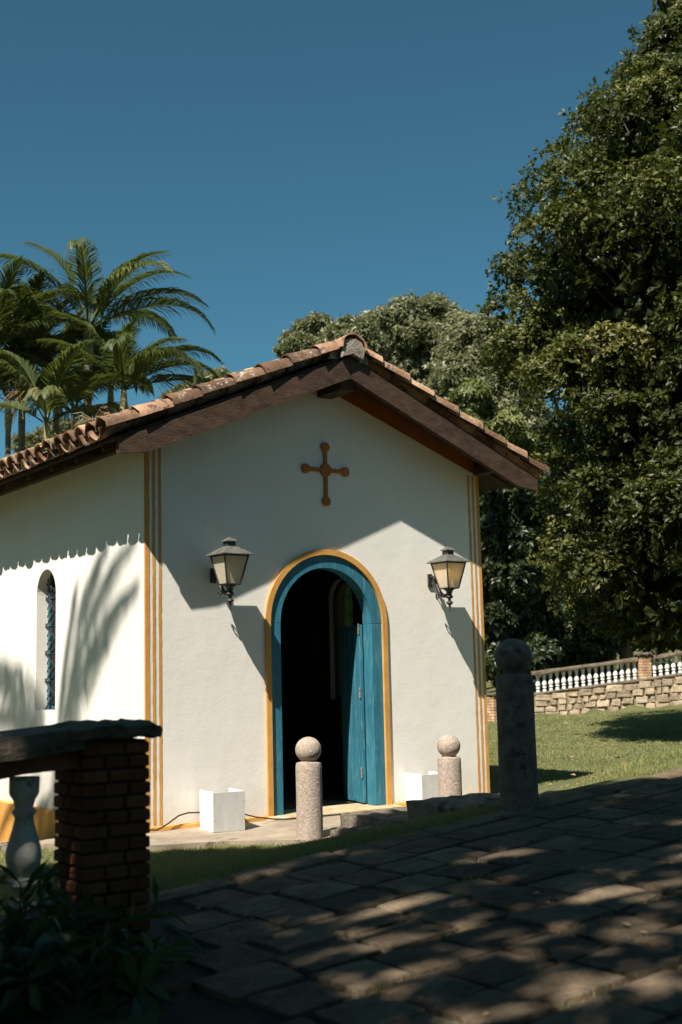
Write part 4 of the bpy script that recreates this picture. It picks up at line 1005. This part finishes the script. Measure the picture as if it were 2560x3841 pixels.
cc = C.mean(0); A = unit(C-cc+np.array([0, 0, 1.5]))
sb = np.array([-8.6, -6.2, float(hz(-8.6, -6.2))-.1])
shade = thing('light_blocking_tree', 'broad leafy garden tree whose crown shades the path and lawn', 'tree', tuple(sb))
MB().tube([(0, 0, 0), (.1, -.1, 2.5), (.5, -.3, 5), (1.5, -.9, 7.6)], [.3, .24, .2, .12], 10).build('trunk', M['bark'], shade, smooth=True)
lb = MB()
for k in range(26):
    c = C[rg.integers(len(C))]-sb; p0 = np.array([.45, -.28, 4.8]); md = (p0+c)/2+np.array([0, 0, .5]); lb.tube([p0, md, c], [.07, .04, .012], 6)
tw = np.array(at(1513, -8, 6.4)); lb.tube([C[np.argmin(np.linalg.norm(C-np.array([-2.6, -6.2, 8]), axis=1))]-sb, (tw+np.array([-.9, -.2, 1.2]))-sb, tw-sb], [.03, .02, .008], 6)
lb.build('limbs', M['bark'], shade, smooth=True)
p1 = leaves(C-sb, A, 7, .22, .30, spread=(-.2, .9), jit=.06, rg=rg)
Ct = tw+rg.normal(size=(5, 3))*np.array([.012, .012, .02]); p2 = leaves(Ct-sb, unit(np.tile([[.1, 0, -1.]], (5, 1))+rg.normal(size=(5, 3))*.15), 4, .075, .16, spread=(.75, .98), jit=.01, rg=rg)
V, F, T_ = merge([p1, p2]); link(bpy.data.objects.new('crown', fast_mesh('crown', V, 0, F, M['leaf_big'], T_)), shade)
# tall palm: crown lies towards the sun from the chapel's side wall
hh = 9.5; tp = np.array([0, 1.85, .35])+np.array([-.711, -.351, 1.0])*hh
palm('tall garden palm whose fronds cast shadows on the chapel side wall', tp, float(hz(tp[0], tp[1]))-.1, .11, 9, 2.5, 41, group=None, bdm=.65, ll=.4, azs=[math.radians(a) for a in (262, 271, 274, 90, 95, 195, 165, 90, 275)], els=[87, 66, 54, 22, 45, 40, 30, -20, 74], old=0)

# unseen trees added all round, outside the picture, to block sky light
ring = [(-15, -15, 10, 'behind the path, furthest out on the sunny side'), (-9, -21, 11, 'far behind the path'), (-1, -27, 11, 'opposite the chapel door far across the path'), (12, -27, 10, 'far across the path from the steps'), (24, -18, 10, 'by the far end of the path'), (-16, -4, 9, 'beside the tall garden palm'), (-13, 4, 9, 'facing the chapel side wall'), (-8.5, 10, 9, 'facing the rear of the chapel side wall'), (-5, -15.5, 9, 'right behind the path'), (-11, -11, 9, 'beside the broad shading tree')]
for k, (x_, y_, h_, lb_) in enumerate(ring):
    g0 = float(hz(x_, y_)); rr_ = np.random.default_rng(300+k); lo = []
    for j in range(16):
        zz = h_*rr_.uniform(.15, .85); r1 = (2.6-.9*abs(zz/h_-.45)); th = rr_.uniform(0, 6.28); lo.append(((x_+r1*math.cos(th), y_+r1*math.sin(th), g0+zz), (1.5, 1.5, 1.3)))
    tree('light_blocking_tree', 'unseen tree added to block sky light, '+lb_, 'tree', (x_, y_, g0-.1), [(x_, y_, g0-.2), (x_+.1, y_, g0+h_*.3), (x_, y_+.1, g0+h_*.75)], [.25, .2, .1], lo, 700, 8, .34, .3, M['leaf_big'], group='added trees round the path that block sky light', shell_kw=dict(inner=.3), leaf_kw=dict(spread=(0, .9), jit=.15))

for k, (x_, y_, r_s, h_, lb_) in enumerate(((-6.5, -3.2, 1.1, 2.9, 'unseen shrub added to block sky light, at the end of the near balustrade'), (-6.0, -6.6, 1.3, 3.4, 'unseen shrub added to block sky light, beside the planting bed'), (2.6, -8.4, 1.3, 3.2, 'unseen shrub added to block sky light, on the far side of the path opposite the steps'), (-.3, -10.3, 1.2, 3.0, 'unseen shrub added to block sky light, on the far side of the path near the photographer'))):  # unseen shrubs added to keep sky light off the foreground
    g0 = float(hz(x_, y_)); rr_ = np.random.default_rng(400+k); lo = [((x_+rr_.normal()*r_s*.35, y_+rr_.normal()*r_s*.35, g0+h_*rr_.uniform(.2, .8)), (r_s*.6, r_s*.6, r_s*.6)) for j in range(9)]
    tree('sky_blocking_shrub', lb_, 'shrub', (x_, y_, g0-.05), [(x_, y_, g0-.1), (x_+.05, y_, g0+h_*.4), (x_, y_, g0+h_*.7)], [.07, .05, .03], lo, 420, 8, .2, .3, M['leaf_big'], group='added shrubs beside the path that block sky light', shell_kw=dict(inner=.35), leaf_kw=dict(spread=(0, .9), jit=.08))

# ------------------------------------------------------------------ weeds on the eave, plants in the bed
def sprig(name, label, cat, loc, n, h, L, wd, seed, mat, group, droop=.1, spread=.5, stems=True):
    rg = np.random.default_rng(seed); t_ = thing(name, label, cat, tuple(loc), group=group); parts = []; st = MB()
    for k in range(n):
        d = unit(np.array([rg.normal()*spread, rg.normal()*spread, 1.])); hh_ = h*rg.uniform(.5, 1.1)
        pts_ = [d*hh_*f+np.array([d[0], d[1], -.4])*hh_*droop*f*f for f in np.linspace(0, 1, 7)]
        if stems: st.tube(pts_, [.004*h/.3*(1-.7*f)+.001 for f in np.linspace(0, 1, 7)], 4)
        parts.append(leaves(np.array(pts_[1:]), unit(np.tile(d, (6, 1))+rg.normal(size=(6, 3))*.2), 3, L, wd, spread=(.2, .8), jit=.01, rg=rg, fold=.2, droop=.15))
    V, F, T_ = merge(parts)
    if stems: st.build('stems', mat if False else M['bark'], t_)
    link(bpy.data.objects.new('foliage', fast_mesh('foliage', V, 0, F, mat, T_)), t_)
    return t_
ez = soffit(0)-.42*.43+.1
for k, (yy, xx, n_, h_, lb_) in enumerate(((.28, -.38, 9, .24, 'weed tuft with thin upright stalks rooted in the eave tiles nearest the gable end'), (.72, -.45, 12, .15, 'trailing weed hanging over the eave tiles, second tuft from the gable end'), (1.15, -.43, 10, .13, 'low weed sprouting between eave tiles, third tuft from the gable end'), (1.55, -.45, 7, .10, 'small weed between the eave tiles, furthest tuft from the gable end'))):
    sprig('roof_weed', lb_, 'weed', (xx, yy, ez), n_, h_, .055, .2, 50+k, M['leaf_bright'], 'weeds growing on the chapel eave', droop=.5 if k else .1, spread=.9 if k else .45)
for k, (px_, py_, n_, h_, L_, w_, lb_) in enumerate(((60, 2310, 12, .42, .15, .16, 'low leafy plant with broad bright leaves in the dark planting bed'), (165, 2225, 10, .46, .15, .11, 'leafy plant with narrow arching leaves before the brick pier'), (300, 2290, 9, .32, .13, .13, 'small leafy plant by the border of the stone path'), (20, 2120, 9, .5, .24, .07, 'strap-leaved plant growing up against the grey baluster'))):
    d = FX+RX*(px_*S-1280)/FPX-UX*(py_*S-1920.5)/FPX; t0 = (.31+.095*CAM[0]-CAM[2]-.0)/(d[2]-.095*d[0]); p = CAM+d*t0
    if k == 3: p = np.array([-2.83, -4.62, 0])
    p[2] = float(hz(p[0], p[1])); sprig('garden_plant', lb_, 'plant', p, n_, h_, L_, w_, 70+k, M['leaf_plant'], 'plants in the bed before the balustrade', droop=.35, spread=.65)

# ------------------------------------------------------------------ lawn
def blades(P, h, wd, rg, lean=.5):
    N = len(P); a = rg.uniform(0, 2*math.pi, N); s_ = np.stack([np.cos(a), np.sin(a), np.zeros(N)], 1); z = hz(P[:, 0], P[:, 1]); b = np.stack([P[:, 0], P[:, 1], z-.004], 1)
    hh_ = h*rg.uniform(.5, 1.25, N)[:, None]; l = rg.normal(size=(N, 3))*lean; l[:, 2] = 1; tip = b+unit(l)*hh_; wv = (wd*rg.uniform(.7, 1.3, N))[:, None]
    V = np.stack([b-s_*wv, b+s_*wv, tip], 1).reshape(-1, 3); F = np.arange(N*3).reshape(-1, 3)
    return V, F, np.clip(rg.beta(2.2, 2.2, N)+.16*np.sin(P[:, 0]*1.7+np.sin(P[:, 1]))*np.sin(P[:, 1]*2.1+1.3*np.sin(P[:, 0]*.7))+.1*np.sin(P[:, 0]*6.1)*np.sin(P[:, 1]*5.3), 0, 1)
rg = np.random.default_rng(99); parts = []
P = np.stack([rg.uniform(-5, 2.6, 200000), rg.uniform(-3.6, -.7, 200000)], 1)
def clear(P):
    oy_ = np.interp(P[:, 0], [-.66, -.32, .3, .8, 1.3, 2.7, 4.6], [.25, -.62, -.82, -1.22, -1.25, -1.2, -1.1])
    k = ~((P[:, 0] > -.72) & (P[:, 1] > oy_+.01)); k &= ~((P[:, 0] > 1.16) & (P[:, 0] < 2.08) & (P[:, 1] > -3.6) & (P[:, 1] < -1.05)); return k
P = P[clear(P)]; parts.append(blades(P, .034, .0032, rg))
P = np.stack([rg.uniform(-5, -.76, 60000), rg.uniform(-.7, 7, 60000)], 1); parts.append(blades(P, .036, .0035, rg))
N = 520000; P = np.stack([rg.uniform(2.0, 26, N), rg.uniform(-3.6, 14, N)], 1)
dcam = np.hypot(P[:, 0]-CAM[0], P[:, 1]-CAM[1]); k = rg.uniform(size=N) < np.clip((12/dcam)**1.1, .25, 1); P = P[k]; dcam = dcam[k]
s_ = (P[:, 0]-FW0[0])*FWN[0]+(P[:, 1]-FW0[1])*FWN[1]; k = (s_ < .02) & ~((P[:, 0] < W+.06) & (P[:, 1] > -.05)) & ((P[:, 0] > 4.65) | clear(P)); P = P[k]; dcam = dcam[k]
rel = np.degrees(np.arctan2(P[:, 0]-CAM[0], P[:, 1]-CAM[1]))-math.degrees(YAW); k = np.abs(rel) < 22; P = P[k]; dcam = dcam[k]
V, F, T_ = blades(P, .036, .0042*np.clip(dcam/11, 1, 2.2), rg); parts.append((V, F, T_))
V, F, T_ = merge(parts); lawn = bpy.data.objects.new('lawn_grass', fast_mesh('lawn_grass', V, 0, F, M['grass'], T_)); link(lawn); lawn['kind'] = 'stuff'; lawn['label'] = 'short green lawn grass'
# tufts in the joints of the path
N = 16000; row_ = rg.integers(0, 12, N); P = np.stack([rg.uniform(-2.4, 3.5, N), -4.03+SY/2-row_*SY+rg.normal(size=N)*.008], 1)
k = (np.sin(P[:, 0]*5.3+row_*2.1)+np.sin(P[:, 0]*11.7+row_) > .75) & (P[:, 0] > -2.0-.38*np.clip(-3.9-P[:, 1], 0, 9)); P = P[k]
V, F, T_ = blades(P, .03, .0028, rg); V[:, 2] += np.repeat(zpath(P[:, 0])-.012-hz(P[:, 0], P[:, 1]), 3)
jt = bpy.data.objects.new('joint_grass', fast_mesh('joint_grass', V, 0, F, M['grass'], T_)); link(jt); jt['kind'] = 'stuff'; jt['label'] = 'sparse grass in the joints of the stone path'
# fallen leaves on the lawn
P = np.stack([rg.uniform(3.5, 14, 70), rg.uniform(-3, 9, 70)], 1); k = ~((P[:, 0] < W+.4) & (P[:, 1] > -.1)); P = P[k]
C = np.stack([P[:, 0], P[:, 1], hz(P[:, 0], P[:, 1])+.035], 1); P2 = np.stack([rg.uniform(-2, 3, 60), rg.uniform(-6.8, -3.8, 60)], 1); C2 = np.stack([P2[:, 0], P2[:, 1], zpath(P2[:, 0])+.012], 1); V, F, T_ = merge([leaves(C, unit(np.tile([[0, 0, 1.]], (len(C), 1))), 1, .11, .25, spread=(-.1, .1), rg=rg), leaves(C2, unit(np.tile([[0, 0, 1.]], (len(C2), 1))), 1, .05, .25, spread=(-.1, .1), jit=.004, rg=rg)])
fl = bpy.data.objects.new('fallen_leaves', fast_mesh('fallen_leaves', V, 0, F, M['dead_leaf'], T_)); link(fl); fl['kind'] = 'stuff'; fl['label'] = 'dry brown leaves scattered on the lawn and path'
